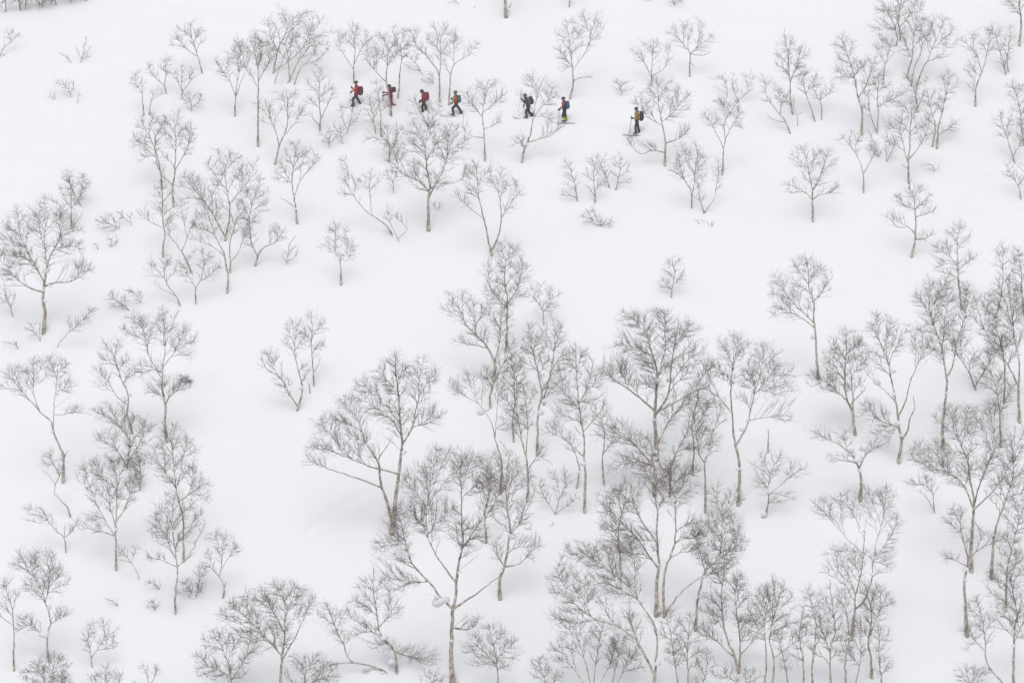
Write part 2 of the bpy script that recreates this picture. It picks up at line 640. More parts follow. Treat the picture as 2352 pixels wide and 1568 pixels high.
    me = mesh_np("crown", np.concatenate(Vs), [F4, F3], BARK, thick=np.concatenate(ths) * 10)
    link("crown", me, root)
    STAT["tips"] += len(tips)
    STAT["tris"] += len(F4) * 2 + len(F3)
    # ---- thin snow lying along the slanting wood
    if not shrub:
        caps_P, caps_R = [], []
        for ln, rr in zip(lines, radii):
            tg = unit(np.gradient(ln, axis=0))
            k = 1
            while k + 4 <= len(ln):
                run = 4
                if abs(tg[k:k + run, 2]).mean() < 0.90 and rng.random() < 0.55:
                    upv = np.array([0, 0, 1.0]) - tg[k:k + run] * tg[k:k + run, 2:3]
                    upv = unit(upv)
                    caps_P.append(ln[k:k + run] + upv * rr[k:k + run, None] * 0.62)
                    caps_R.append((rr[k:k + run] * 0.72 + 0.006) * np.array([0.25, 1.0, 0.9, 0.2]) * rng.uniform(0.8, 1.25))
                    k += 3
                else:
                    k += int(rng.integers(1, 4))
        if caps_P:
            for cp, cr in zip(caps_P, caps_R):
                V, F, th = tubes(cp[None], cr[None], 5)
                link("snow_cap", mesh_np("snow_cap", V, F, SNOW), root)
    # ---- snow lodged in the forks
    def clump(pos, r, flat=1.0):
        o = link("snow_clump", CLUMP_MESH[int(rng.integers(0, len(CLUMP_MESH)))], root, tuple(pos))
        o.scale = (r * rng.uniform(0.85, 1.3), r * rng.uniform(0.8, 1.1), r * rng.uniform(0.85, 1.2) * flat)
        o.rotation_euler = (rng.uniform(-0.2, 0.2), rng.uniform(-0.3, 0.3), rng.uniform(0, 6.28))
    for s in parse(snow):
        for x, y, r in s:
            p = np.array(on_plane(x, y, Y)) - O
            dd = [np.hypot(ln[:, 0] - p[0], ln[:, 2] - p[2]) for ln in lines]
            bi = int(np.argmin([q.min() for q in dd]))
            w = lines[bi][int(dd[bi].argmin())]
            near_w = min(1.0, 0.5 * r * mp / (np.hypot(p[0] - w[0], p[2] - w[2]) + 1e-6))
            p = np.array([w[0] + (p[0] - w[0]) * near_w, w[1] - 0.04, w[2] + (p[2] - w[2]) * near_w])
            clump(p, r * mp * 0.5)
    if auto and not shrub and hpx > 110:
        ncl = rng.integers(0, 2) + (1 if hpx > 260 else 0)
        for _ in range(ncl):
            si = int(rng.integers(0, len(lines)))
            ln = lines[si]
            k = int(len(ln) * rng.uniform(0.35, 0.85))
            r = min(0.30, radii[si][k] * rng.uniform(1.4, 2.4) + 0.04)
            clump(ln[k] + np.array([rng.uniform(-0.05, 0.05), -0.03, r * 0.4]), r)
    return root

# ---------------------------------------------------------------- the trees, read off the photograph (x,y in a 2352 wide frame)
TREES = [
# --- top left, open snow and the ridge
('t', "slanting birch leaning in from the left edge, upper left", "-4,128 10,109 24,96 26,82|-2,124 10,124 15,130", "27,83,21,20", dict(d=1.1)),
('s', "bare open shrub with tall thin stems, alone on the upper left snow", "184,139 193,116 199,84|184,139 176,112 178,103|186,138 209,106|190,137 208,130", "195,108,18,26", dict(d=0.35, tw=0.6)),
('s', "single thin branch lying low left of the tall thin shrub", "168,139 150,129 136,119", "147,126,13,7", dict(d=0.6, tw=0.5)),
('s', "small fan shaped shrub low on the empty upper left snow", "164,218 158,205 147,190|165,217 169,200 170,185", "147,194,21,18|167,200,6,14", dict(d=0.9)),
('s', "tiny upright sprig just right of the fan shaped shrub", "178,230 180,221 181,215", "180,220,6,8", dict(d=1.0)),
('s', "flat row of twig ends buried left of the fan shaped shrub", "125,224 118,221 110,222", "124,221,15,4", dict(d=1.0)),
('t', "lone birch leaning left on open snow, highest tree at upper left", "466,164 454,131 446,101 438,76 441,50|451,128 426,108 408,83", "440,70,26,28|415,92,24,26|455,88,16,22", dict(d=1.0)),
('t', "slim birch with one sided crown, leftmost of the small group below the leaning tree", "330,258 328,214 328,176|328,214 308,186", "314,190,21,27", dict(d=0.9)),
('t', "little bent birch just right of the slim one sided birch", "342,256 349,232 360,222 378,214|352,230 355,210", "358,212,18,13", dict(d=0.7)),
('t', "two forked slender birch, topmost of the small upper left group", "383,213 378,196 382,176 380,146|378,198 360,181 346,162", "382,150,24,24|350,160,20,18", dict(d=1.0)),
('t', "three stemmed bushy birch between the two forked birch and the leaning tree", "417,225 420,192 420,160|418,214 404,182|421,210 444,182", "423,172,20,26|402,178,12,20|446,175,14,18", dict(d=1.0)),
('s', "dark low tangle of branches beneath the three stemmed bushy birch", "440,252 438,235 430,222|441,252 455,235 462,215|437,240 425,230", "445,228,26,24", dict(d=1.1)),
('t', "left birch of the leaning pair on the open snow, left of centre, upper part", "372,430 366,376 352,330 335,290|360,350 330,330|364,365 340,345 312,320", "343,300,34,42|320,340,22,35|366,292,18,30", dict(d=1.1)),
('t', "right birch of the leaning pair, its dark trunk foot lower down", "399,470 397,427 402,380 403,330 400,290|396,425 373,399 360,370|401,390 425,350 440,310", "402,300,36,42|432,320,20,36|372,360,18,35", dict(d=1.2)),
('t', "birch with tall clean trunk forking into three, left of the crowded upper clump", "539,262 542,222 544,186 550,156|541,222 529,186 505,154 497,138|543,222 556,186 565,170", "513,152,24,28|548,130,30,40", dict(d=1.1)),
# --- crowded clump, upper left centre
('t', "tall birch with long straight pale trunk in the crowded upper clump", "593,331 592,227 594,170 585,110|593,200 560,150|593,190 620,140", "580,125,45,45|610,130,28,35", dict(d=1.2)),
('t', "wide birch with thick leaning stems, highest crown of the upper clump", "626,164 638,118 653,86 664,50|629,161 671,136 694,113 714,88|640,115 622,80", "655,62,50,42|712,65,38,42|600,95,28,30", dict(d=1.0)),
('t', "many stemmed birch clump spreading right beneath the highest crown", "660,185 684,146 701,121 715,95|659,176 660,126 670,90|673,193 694,151 724,141 749,121|628,191 646,151 655,126", "700,100,48,42|735,110,24,28|655,115,26,25", dict(d=0.9)),
('t', "birch with dark leaning base and two spread stems under the upper clump", "631,371 641,336 656,302 661,265 660,227|641,334 633,302 623,272 621,240|650,315 680,280 690,260", "660,240,36,42|615,255,28,36|688,262,18,26", dict(d=0.8)),
('t', "feathery small birch standing left of the leading red skier", "734,302 735,270 734,230 733,190|738,275 752,245 762,215|734,290 712,268", "733,188,30,44|763,215,16,24|712,240,12,26", dict(d=0.8)),
('s', "low bush in the snow below the feathery small birch", "759,333 752,320 745,312|760,333 768,318|758,333 758,310", "752,314,25,20", dict(d=0.9)),
('s', "open shrub directly below the leading red skier", "791,310 802,290 810,252|796,300 785,270|803,288 825,265", "806,258,30,30", dict(d=0.8)),
('s', "small dark shrub left of the open one below the leading skier", "789,325 782,308 772,295|785,312 780,290", "778,298,18,20", dict(d=0.9)),
('t', "vase shaped birch rising straight behind the leading red skier", "813,186 812,160 815,126 812,90|812,160 790,126 772,100|814,150 830,113 842,96", "812,84,24,34|785,92,18,26|838,92,18,30", dict(d=1.1)),
('t', "birch whose pale trunk stands in front of the second skier in crimson", "900,270 894,227 887,180 889,140 893,100|888,186 860,160 835,130|889,150 915,120", "882,108,34,36|850,130,24,28|905,125,18,26", dict(d=1.2, w=6.5)),
('t', "slim birch behind and right of the second skier in crimson", "913,226 917,202 917,171 923,139 918,101", "916,90,24,36|935,115,12,22", dict(d=1.1)),
('t', "birch with two pale trunks meeting low, behind the third skier in dark red", "1009,228 1010,189 1006,164 981,129 956,106 946,80|1008,175 1014,139 1011,101 1016,71", "955,88,26,32|1012,85,32,36|985,110,22,26", dict(d=1.0)),
('t', "birch with a bough reaching far right, behind the fourth skier in orange", "1031,234 1035,176 1044,151 1062,136 1084,123|1044,151 1044,113 1042,88|1037,172 1022,145", "1045,92,24,26|1082,110,18,20|1020,130,16,22", dict(d=1.0)),
('s', "low slanting boughs left of the two trunked birch", "978,175 962,155 948,140 930,126|970,165 950,160", "945,138,22,22", dict(d=1.0)),
('s', "thin drooping shrub under the slanting boughs, above the third skier", "993,196 995,178 985,165|992,195 975,188 965,180", "978,180,20,15", dict(d=0.7)),
('t', "young birch with thin grey trunk between the first two skiers", "863,306 857,265 850,235|860,280 845,260", "852,248,26,34", dict(d=0.8)),
('t', "young birch with dark trunk beside the pale trunk below the second skier", "876,312 873,240 866,200|874,260 895,240", "872,215,22,36|897,240,14,20", dict(d=0.7)),
('t', "bushy leaning birch low on the slope below the second skier", "893,368 894,330 880,300 865,280|893,360 905,325 914,298", "882,318,38,34|915,305,16,24", dict(d=1.0)),
('s', "wide fan of thin stems rising between the third skier and the big crown", "985,290 970,262 948,225|986,290 985,250|988,288 1005,258 1016,235", "965,245,34,30|1005,250,20,22", dict(d=0.6)),
('t', "round crowned birch with crooked trunk right of the fourth skier in orange", "1113,368 1112,328 1110,289 1108,260 1115,225 1110,200|1112,322 1080,312 1064,292|1113,301 1128,292 1145,280|1109,265 1085,240 1070,225|1110,262 1140,235", "1112,215,48,34|1080,240,20,26|1145,235,18,26|1070,290,16,8|1142,283,16,10", dict(d=0.9)),
('t', "large many limbed birch with stout trunk standing below the middle skiers", "984,524 984,470 985,430 980,380 975,330|984,455 1000,420 1018,390 1030,350|985,440 960,415 930,400 905,370|1000,420 1045,420 1075,400|980,440 950,432", "980,320,55,54|925,360,40,48|1035,335,44,52|985,410,50,30|1075,395,16,22", dict(d=1.15, w=9)),
('t', "small dark crooked sapling left of the large many limbed birch", "802,405 797,385 790,370 776,365|797,385 782,392|792,372 796,356", "782,374,17,20", dict(d=0.5)),
('t', "birch bowed far to the left, its bare trunk arching low over the snow", "903,536 890,520 870,505 845,490 825,470 808,445 795,420|852,492 852,470 850,440 848,420", "803,428,28,28|850,418,26,26", dict(d=1.0)),
('s', "diamond shaped pair of crooked stems at the foot of the bowed birch", "918,550 905,530 895,510 890,485|918,549 935,527 925,512 905,492", "895,488,24,20|918,498,16,12", dict(d=0.5)),
('s', "little sapling between the bowed birch and the large many limbed birch", "904,442 903,424 900,408", "896,405,22,22", dict(d=1.0)),
('s', "dark tuft of twigs right beside the large birch trunk", "1000,482 998,472 992,466|1000,482 1010,472", "1001,472,16,10", dict(d=1.1)),
('t', "birch forked low into a wide V, below the round crowned birch", "1130,580 1120,540 1110,505 1103,470 1098,440 1097,410|1132,577 1145,540 1152,505 1150,470 1145,440 1140,400|1152,505 1160,485 1180,450|1108,500 1080,475 1062,455", "1092,412,30,40|1068,448,22,26|1142,410,30,38|1178,445,24,40", dict(d=1.0)),
('t', "stubby birch with thick bare trunk and small round crown, alone in the clearing", "783,648 783,620 783,592|783,594 773,584 771,560 772,530|785,594 795,600 802,582 808,560", "770,552,34,42|806,572,16,26", dict(d=1.1, w=6.5, snow="785,583,12")),
('s', "small spindly shrub right of the left hand clump, mid slope", "656,604 663,580 666,560 680,541|657,603 675,592|656,603 650,592", "668,580,22,20", dict(d=0.5)),
('t', "twisted birch with bare leaning foot, right end of the left hand clump", "585,606 592,590 606,567 630,557 652,530|590,592 578,560 574,520 580,480 590,440", "588,465,34,48|570,530,18,34|638,535,22,24", dict(d=1.2)),
('t', "pale forked birch leaning left, just left of the bowed birch", "685,516 678,490 677,470 672,440 670,410 675,376 680,340|676,450 690,415 710,390 725,370|672,478 660,460 645,452|671,420 650,390", "682,360,34,40|718,368,20,28|648,400,22,34", dict(d=0.9, snow="678,480,9")),
# --- left side, mid
('t', "small birch tucked just behind the biggest tree at the left", "166,521 164,490 165,460 163,440|172,522 185,500 192,485", "163,455,28,38", dict(d=0.9)),
('t', "dark headed birch leaning left above the biggest tree at the left", "196,484 185,470 175,450 165,430 155,410|178,455 195,430", "160,420,28,30|192,425,20,26", dict(d=1.4)),
('t', "biggest tree at the left, broad dark crown and thick snow caked trunk", "100,772 103,720 97,690 102,640 107,610 120,580 140,540|98,645 75,605 65,580 50,540 45,500|95,668 60,660 20,630 -5,620|108,660 125,650 160,645 200,625|108,608 100,570 98,530", "45,520,38,46|112,520,52,62|20,575,35,45|60,600,40,40|165,560,28,55|185,615,30,26|10,640,25,22", dict(d=1.15, w=12, snow="104,692,12|110,620,10|99,668,9|120,665,8")),
('s', "long low branch sweeping right below the biggest left tree", "125,798 140,782 160,762 190,735 220,705", "185,738,32,22|210,712,18,14", dict(d=0.7)),
('s', "low fan of twigs left of the biggest tree's foot", "99,786 85,770 70,758|98,786 90,765", "76,756,22,18", dict(d=0.7)),
('s', "flat branch reaching along the snow at the left edge", "53,800 30,790 5,785", "22,786,22,8", dict(d=0.6)),
('t', "small dark sapling at the left edge under the big crown", "30,721 25,705 15,680 10,655|26,706 36,680", "14,678,22,26", dict(d=1.0)),
('s', "arched branches creeping low right of the biggest left tree", "283,531 268,522 250,515 235,505|301,524 301,512 285,503 275,492", "245,508,32,22|284,494,20,11", dict(d=1.0)),
('s', "round tuft of twigs beneath the arched branches", "259,562 256,552 252,545|260,561 268,550", "258,553,17,12", dict(d=1.0)),
('s', "smallest tuft left of the round tuft of twigs", "226,569 222,563 215,560", "222,563,10,6", dict(d=1.0)),
('t', "slender birch with wavy trunk and a bough reaching left, left hand clump", "374,586 374,560 378,535 373,510 371,470 370,430|372,520 345,510 325,495", "367,450,28,38|335,492,22,18|385,490,16,30", dict(d=0.9)),
('t', "birch with zigzag leaning trunk right of the wavy trunked birch", "442,625 430,600 418,578 405,558 390,540 378,525|420,582 425,560 432,545 440,525 455,510|432,545 425,510 420,480", "422,480,28,32|395,515,20,28|455,505,16,24", dict(d=0.7)),
('t', "short trunked birch with rounded crown, lowest of the left hand clump", "450,694 450,663 462,645 468,620 470,590|449,662 436,640 420,610|463,644 485,632", "470,598,34,34|422,615,20,30|490,620,16,24", dict(d=0.9)),
('t', "small birch leaning left beside the short trunked rounded birch", "415,698 405,680 390,660 380,640 365,620|404,681 380,670 360,660", "368,618,36,36|395,610,12,22", dict(d=0.8)),
('t', "birch with long pale bare trunk bending left, front of the left hand clump", "521,669 524,640 520,615 514,580 503,560 490,530 478,500|516,590 500,575 480,560", "478,490,34,44|455,535,22,30", dict(d=1.0)),
('t', "tallest crown of the left hand clump, pale trunk set behind", "516,548 525,510 527,470 520,430 515,390|527,470 550,440 575,410|518,540 490,490 465,450 430,405|523,440 490,400", "515,385,42,46|570,405,28,40|440,420,28,32|480,445,30,40", dict(d=1.15)),
('t', "birch forking from a snowy crotch right of the long pale trunk", "527,626 530,600 527,565 535,530 545,500|531,600 548,580 560,540", "545,495,32,45|570,540,14,24", dict(d=0.9, snow="531,595,7")),
('s', "flattened snow covered shrub with boughs streaming left, below the left clump", "312,722 290,705 265,690 250,680|331,706 320,685 300,665", "270,688,30,24|306,678,22,16", dict(d=1.0)),
# --- upper right centre
('t', "birch with two upright plumes and a twig bough to the right, above the sixth skier", "1308,223 1315,195 1314,165 1310,120 1308,90|1315,165 1325,145 1345,120 1358,85 1356,58|1317,182 1335,177 1362,176|1313,150 1290,120", "1306,92,30,48|1356,68,34,42|1290,135,16,26|1355,176,12,5", dict(d=1.15)),
('t', "birch with crooked snow loaded foot, its crown crossing the fifth skier", "1197,369 1204,345 1218,310 1226,270 1230,240 1240,205|1221,330 1245,318 1270,310 1302,285|1204,342 1195,320 1182,310|1228,265 1255,235 1275,220", "1235,200,44,34|1270,225,18,24|1270,292,28,20|1193,322,22,18|1205,235,20,22|1262,268,16,16", dict(d=0.95, snow="1212,333,11")),
('t', "upright fan crowned birch behind the big one by the yellow skier", "1497,192 1497,165 1499,130 1500,105|1496,172 1478,145 1462,125|1499,182 1520,160 1535,135", "1498,112,28,28|1465,122,17,26|1530,125,17,28", dict(d=0.9)),
('t', "solitary birch with flat spreading crown, highest tree right of centre", "1584,171 1584,145 1586,125 1575,110 1560,90 1545,80|1586,123 1605,105 1625,90|1590,128 1615,128 1632,120|1584,150 1595,152", "1555,80,26,28|1595,75,26,34|1625,98,20,26", dict(d=1.0)),
('s', "crooked low shrub alone left of the fan crowned birch", "1429,215 1425,200 1410,186|1430,215 1445,207 1456,200|1426,203 1430,185", "1424,194,26,17", dict(d=0.8)),
('t', "large birch with sagging left bough right of the skier in yellow", "1527,377 1528,340 1525,310 1520,290 1515,260 1512,225|1522,350 1500,345 1470,353 1452,335 1440,312|1530,330 1560,320 1587,298|1522,295 1490,270 1475,245|1520,285 1550,255 1565,230", "1515,225,40,42|1478,245,26,34|1558,235,28,42|1450,318,20,16|1485,332,22,12|1575,300,16,20", dict(d=1.2, w=6.5)),
('s', "clump of thin stems with broad twigs, in front of the two stemmed shrub at right", "1680,262 1668,245 1652,236|1680,262 1690,240", "1660,236,26,16|1690,240,14,14", dict(d=0.9)),
('s', "two stemmed shrub right of the large yellow skier birch, near the open snow", "1699,233 1685,210 1680,190|1700,233 1715,215 1725,190", "1682,192,16,24|1716,188,22,28", dict(d=0.8)),
('s', "thin stem with curling top left of the two stemmed shrub", "1671,220 1668,195 1655,180 1642,182", "1654,182,22,18", dict(d=0.7)),
('t', "slender tall birch with narrow V limbs right of the yellow skier's tree", "1658,399 1660,375 1660,350 1664,320 1662,290 1668,265|1660,340 1645,305 1630,280 1615,262|1663,315 1685,285 1700,265", "1665,258,32,38|1625,268,18,24|1698,268,16,24|1700,292,12,14", dict(d=0.9)),
('t', "dense egg shaped birch right of the sagging bough tree, lower down", "1589,481 1588,452 1583,430 1570,412 1550,395|1588,452 1593,420 1595,390 1600,350", "1585,372,36,48|1555,390,20,34|1608,392,14,36", dict(d=1.1)),
('t', "open V shaped sapling at the foot of the dense egg shaped birch", "1621,492 1610,465 1605,440|1622,489 1640,462 1647,430 1652,400", "1609,440,18,26|1654,405,20,34", dict(d=0.7)),
('s', "two buried twig ends below the open V shaped sapling", "1607,513 1602,505|1636,522 1634,510", "1605,507,11,8|1635,514,9,10", dict(d=0.8, tw=0.6)),
('t', "thin birch at the left of the mid slope trio right of centre", "1327,458 1322,432 1315,410 1310,385|1322,457 1310,448 1287,446", "1308,402,24,36|1298,440,15,10", dict(d=0.8)),
('t', "upright slim birch in the middle of the mid slope trio", "1367,465 1365,430 1363,400 1370,370|1366,450 1345,425", "1362,400,24,42|1385,420,10,20", dict(d=0.9)),
('t', "dark slanted sapling behind the middle birch of the trio", "1403,434 1395,415 1385,395 1375,372", "1386,378,20,27", dict(d=1.0)),
('t', "dark crooked sapling at the right of the mid slope trio", "1413,436 1420,410 1425,390 1425,372|1415,420 1438,417 1450,420|1412,435 1398,445 1388,455", "1426,382,26,28|1445,412,10,10", dict(d=0.8)),
('s', "ragged bush pressed down in the snow below the mid slope trio", "1383,522 1375,508 1362,505 1350,488|1385,521 1400,512 1408,498|1380,520 1368,515", "1356,496,27,20|1396,510,18,13", dict(d=1.1)),
('t', "smallest lone oval birch in the middle of the right hand clearing", "1541,678 1545,655 1550,630 1545,605|1543,666 1530,660 1515,662", "1545,618,28,30|1528,648,16,18|1566,640,12,20", dict(d=1.0)),
# --- upper right
('t', "birch with twin plumed crown rising from thicket, upper right", "1823,264 1816,230 1815,190 1812,160 1808,110|1818,190 1832,140 1835,105", "1805,120,28,42|1838,135,20,38|1820,165,34,22", dict(d=1.2)),
('t', "leaning crooked birch at the left front of the upper right thicket", "1815,299 1805,280 1785,255 1765,230 1755,205|1797,285 1775,275 1760,262|1790,262 1795,230", "1762,205,24,36|1795,225,18,28", dict(d=0.8)),
('s', "bent short stem right of the leaning crooked thicket birch", "1832,287 1831,265 1815,240 1800,220|1831,264 1845,258", "1805,225,22,24", dict(d=0.8)),
('t', "dark slanted birch in the middle of the upper right thicket", "1872,272 1860,240 1850,215 1845,190 1850,165|1852,220 1865,195 1880,172", "1847,185,24,34|1876,185,20,28", dict(d=0.8)),
('t', "short crooked birch at the right end of the upper right thicket", "1887,269 1888,245 1883,230 1870,205|1885,235 1905,215 1915,200", "1875,212,16,24|1908,205,18,22", dict(d=0.8)),
('t', "topmost birch at upper right, its crown cut by the picture's top", "2069,97 2065,45 2072,-5|2052,123 2060,90 2052,55 2035,20|2067,60 2095,25|2055,70 2030,50", "2065,-5,50,50|2030,50,36,44|2095,10,28,34", dict(d=1.15)),
('t', "wide topped birch with dark broken foot beneath the topmost birch", "2081,176 2090,150 2095,130 2097,100 2100,70|2094,135 2080,110", "2100,70,40,42|2075,105,20,30", dict(d=1.0)),
('t', "thin middle birch between the wide topped and the forked tall birch", "2092,190 2100,160 2113,130 2120,95", "2122,80,24,40", dict(d=0.9)),
('t', "pale forked birch with spreading right bough, upper right cluster", "2105,192 2120,160 2132,140 2140,115 2150,85|2134,140 2155,134 2178,132|2140,112 2170,85", "2150,72,38,40|2182,95,20,34|2168,130,16,8", dict(d=1.0)),
('t', "narrow birch with dark lower trunk left of the snow heap, upper right cluster", "2028,188 2032,160 2040,125 2045,100|2034,150 2015,120", "2032,105,26,34", dict(d=1.0)),
('t', "birch with snow broken trunk and lopsided double crown, left of upper right cluster", "1979,306 1981,270 1978,247 1970,225 1965,190 1955,150 1945,120 1935,95|1972,228 1985,205 1997,180|1963,180 1935,175 1912,180", "1940,112,28,32|1930,165,24,28|1998,165,38,36|1968,160,20,26", dict(d=1.25, snow="1977,240,9", w=6)),
('t', "upright grey birch among the crossing boughs, centre of upper right cluster", "2013,304 2017,265 2015,225 2020,190|2012,297 1998,260 1995,215|2016,250 2045,230 2075,215", "2018,210,32,36|1990,235,18,30|2060,225,26,24", dict(d=1.1)),
('t', "neat pale trunked birch at the front of the upper right cluster", "2087,415 2086,370 2089,330 2090,290 2092,250|2085,375 2072,330 2062,290|2089,365 2110,340 2132,308|2086,390 2070,378", "2090,270,38,44|2050,300,24,40|2130,300,24,36", dict(d=1.15)),
('t', "small fork topped birch with slim bare trunk, left of the neat pale trunked one", "1983,438 1984,400 1975,370 1960,345 1945,325|1986,395 2000,370 2010,345", "1955,325,28,22|1990,320,24,20|2008,345,14,18", dict(d=0.9)),
('s', "short dark bush on the snow heap left of the neat pale trunked birch", "2021,366 2015,350 2008,338", "2008,342,18,22", dict(d=1.2)),
('s', "twin stemmed sprout right of the dark bush on the snow heap", "2031,376 2045,355 2055,328|2032,374 2038,345", "2046,336,18,26", dict(d=0.9)),
('t', "slim birch with tall oval top on the right flank of the upper right cluster", "2152,334 2155,290 2163,260 2170,220 2180,185|2158,315 2180,295 2202,275", "2178,195,26,38|2192,290,20,18|2160,240,16,30", dict(d=1.0)),
('t', "second slim birch just left of the tall oval topped one", "2141,330 2148,290 2135,250 2130,215", "2133,235,24,38", dict(d=1.0)),
('t', "dark short trunked birch in the heart of the upper right cluster", "2108,253 2105,225 2098,198|2107,245 2122,215", "2098,198,30,32", dict(d=1.3)),
('t', "curved lone birch right of the upper right cluster, bare lower trunk", "2240,238 2242,205 2255,170 2262,145 2270,110|2258,165 2245,130 2230,105|2252,178 2232,160", "2228,105,22,32|2268,95,24,38|2235,145,18,22", dict(d=1.0)),
('s', "faint thin saplings at the foot of the curved lone birch", "2233,210 2240,180 2236,155", "2225,170,18,26", dict(d=0.6)),
('t', "slanting birch behind the curved lone birch, towards the right edge", "2310,162 2300,130 2290,100 2285,75|2312,160 2300,145 2285,140", "2284,88,24,34|2305,115,16,26", dict(d=1.0)),
('t', "thin straight sapling rightmost of the pair by the right edge", "2316,158 2314,130 2320,95", "2320,98,18,34", dict(d=0.9)),
('t', "top right corner birch with stout trunk, crown cut by the picture's top", "2340,101 2345,50 2340,0 2335,-40|2344,40 2325,10", "2335,-15,40,40|2318,15,20,18", dict(d=1.0, w=6.5)),
('t', "birch at the right edge leaning left above two lower ones", "2332,370 2322,340 2310,300 2300,272|2334,358 2350,325", "2310,285,28,36|2345,310,20,32", dict(d=1.0)),
('t', "dark headed birch at the right edge beneath the corner birch", "2352,330 2346,290 2340,245 2335,210", "2335,215,25,34|2345,265,18,30", dict(d=1.3)),
('t', "bare forked birch at the right edge with short clean trunk", "2346,453 2340,427 2325,407 2315,388|2341,427 2356,405", "2322,390,22,28|2352,395,18,28", dict(d=0.8)),
('s', "faint arching twigs right of the neat pale trunked birch", "2152,388 2138,378 2122,380|2154,390 2140,388", "2135,383,22,9", dict(d=0.6)),
('t', "candelabra birch with clean stout trunk alone in the right clearing", "1867,504 1866,460 1866,440 1862,415 1855,380|1868,440 1880,420 1895,385|1864,456 1845,440 1813,442|1870,455 1885,446 1905,444 1926,425", "1855,370,38,38|1898,375,28,34|1820,425,22,18|1915,430,24,18|1868,420,24,20", dict(d=1.0, w=6)),
('t', "crooked birch with layered crown and bent foot, right clearing", "2092,585 2100,560 2103,540 2104,500 2100,470 2102,440|2101,536 2085,520 2060,520 2045,500|2103,553 2125,548 2142,533|2104,500 2130,490|2101,480 2070,470", "2100,445,36,30|2065,470,24,26|2132,475,24,26|2050,500,22,16|2130,537,18,12", dict(d=1.0, w=6)),
('t', "tall cone shaped birch rising above the right hand thicket", "2210,706 2205,660 2203,620 2202,580 2203,545|2203,612 2180,590 2150,570|2206,620 2225,600 2242,588", "2200,545,28,36|2165,580,26,28|2185,615,36,20|2230,592,16,20", dict(d=1.1)),
# --- right hand thicket
('t', "airy birch with fan of long slanting limbs, left of the right hand thicket", "1880,869 1875,815 1871,752 1868,690 1857,663 1855,630 1853,600|1868,740 1840,710 1810,680 1785,650|1868,756 1830,720 1800,712|1868,690 1890,665", "1850,618,36,40|1795,660,34,42|1888,640,20,40|1830,690,40,34|1790,715,24,22", dict(d=1.0, snow="1850,778,13")),
('t', "birch with broom like upswept crown on a dark trunk, middle of the right thicket", "2167,1027 2165,980 2172,904 2175,885 2167,840 2160,790 2140,740 2130,700|2175,870 2185,840 2190,800 2200,760 2215,720|2162,800 2165,740", "2130,690,34,55|2175,700,36,66|2215,700,26,55|2165,780,52,45", dict(d=1.35, w=9, snow="2175,900,9")),
('t', "birch with long bare right trunk and swept left boughs at the right edge", "2342,964 2340,915 2342,865 2341,830 2335,790 2330,740|2340,885 2320,850 2295,810 2270,780 2250,740|2338,800 2352,760", "2260,720,32,56|2310,700,40,60|2345,720,20,70|2300,790,36,32", dict(d=1.25, w=8)),
('t', "dark leaning trunk with round top behind the right thicket", "2283,726 2298,691 2303,645 2305,610|2302,650 2325,615", "2300,590,26,32|2332,600,18,34", dict(d=1.0)),
('t', "pale birch at the right edge behind the leaning dark trunk", "2352,720 2350,670 2345,620", "2340,625,26,50", dict(d=1.0)),
('t', "dense crowned birch with twin trunks left in the right thicket", "1966,999 1960,970 1957,940 1945,920 1940,880 1943,820 1945,780|1962,965 1960,900 1957,850|1946,920 1915,890 1890,870|1955,930 1985,895", "1945,800,40,46|1915,835,28,36|1975,825,24,46|1885,870,36,28|1935,880,50,26", dict(d=1.35, snow="1911,842,14|1870,908,22", w=8)),
('t', "tan trunked birch with snow laden boughs and twin tops, right thicket", "2063,1060 2070,1010 2063,980 2058,920 2050,880 2040,840 2030,810 2015,775|2068,1016 2085,985 2090,960 2100,930 2095,905|2068,962 2080,915 2085,880 2100,840 2118,800|2060,982 2020,965 1995,940|2056,915 2030,895 2010,880", "2020,760,36,44|2060,780,26,40|2110,785,30,46|2010,945,38,30|2030,990,30,22|2010,830,28,30", dict(d=1.0, w=8.5, snow="2064,972,14|2052,905,12|2015,880,18|2055,850,14|2070,1000,8")),
('t', "low spreading birch bowed under a great snow pad, right of centre", "1975,1145 1976,1096 1972,1075 1960,1050 1945,1035 1920,1015 1890,1000|1977,1072 1990,1040 2020,1022 2040,1010|1965,1058 1930,1055", "1885,995,30,20|1930,1050,36,14|2010,1025,28,16|1940,1000,30,18", dict(d=0.8, w=9, snow="1974,1080,13|1970,1052,22|1980,1020,26|1960,1030,16")),
('t', "large dark birch with tall bare trunk and wide dome, right side", "2231,1313 2232,1255 2235,1188 2238,1150 2230,1100 2225,1060 2200,1000|2237,1172 2215,1120 2190,1090 2150,1070 2090,1045|2237,1160 2255,1100 2270,1050 2285,1000|2238,1168 2280,1130 2310,1090", "2195,975,44,48|2260,975,44,52|2130,1040,50,40|2200,1070,70,40|2290,1060,38,46", dict(d=1.3, w=11)),
('t', "birch with curved grey trunk right behind the large dark dome", "2278,1327 2282,1255 2287,1207 2308,1150 2325,1100 2330,1050", "2325,1040,36,60|2300,1120,36,40|2345,1120,22,40", dict(d=1.0, w=9)),
('t', "black and white trunked birch with snow collar, beside the large dark dome", "2221,1455 2217,1389 2214,1341 2217,1308 2222,1282 2206,1215 2206,1165|2224,1280 2250,1255 2280,1240 2302,1225|2216,1300 2190,1280 2165,1272", "2195,1190,30,36|2178,1272,24,14|2290,1225,28,20|2235,1230,24,24", dict(d=0.9, w=10, snow="2215,1330,11")),
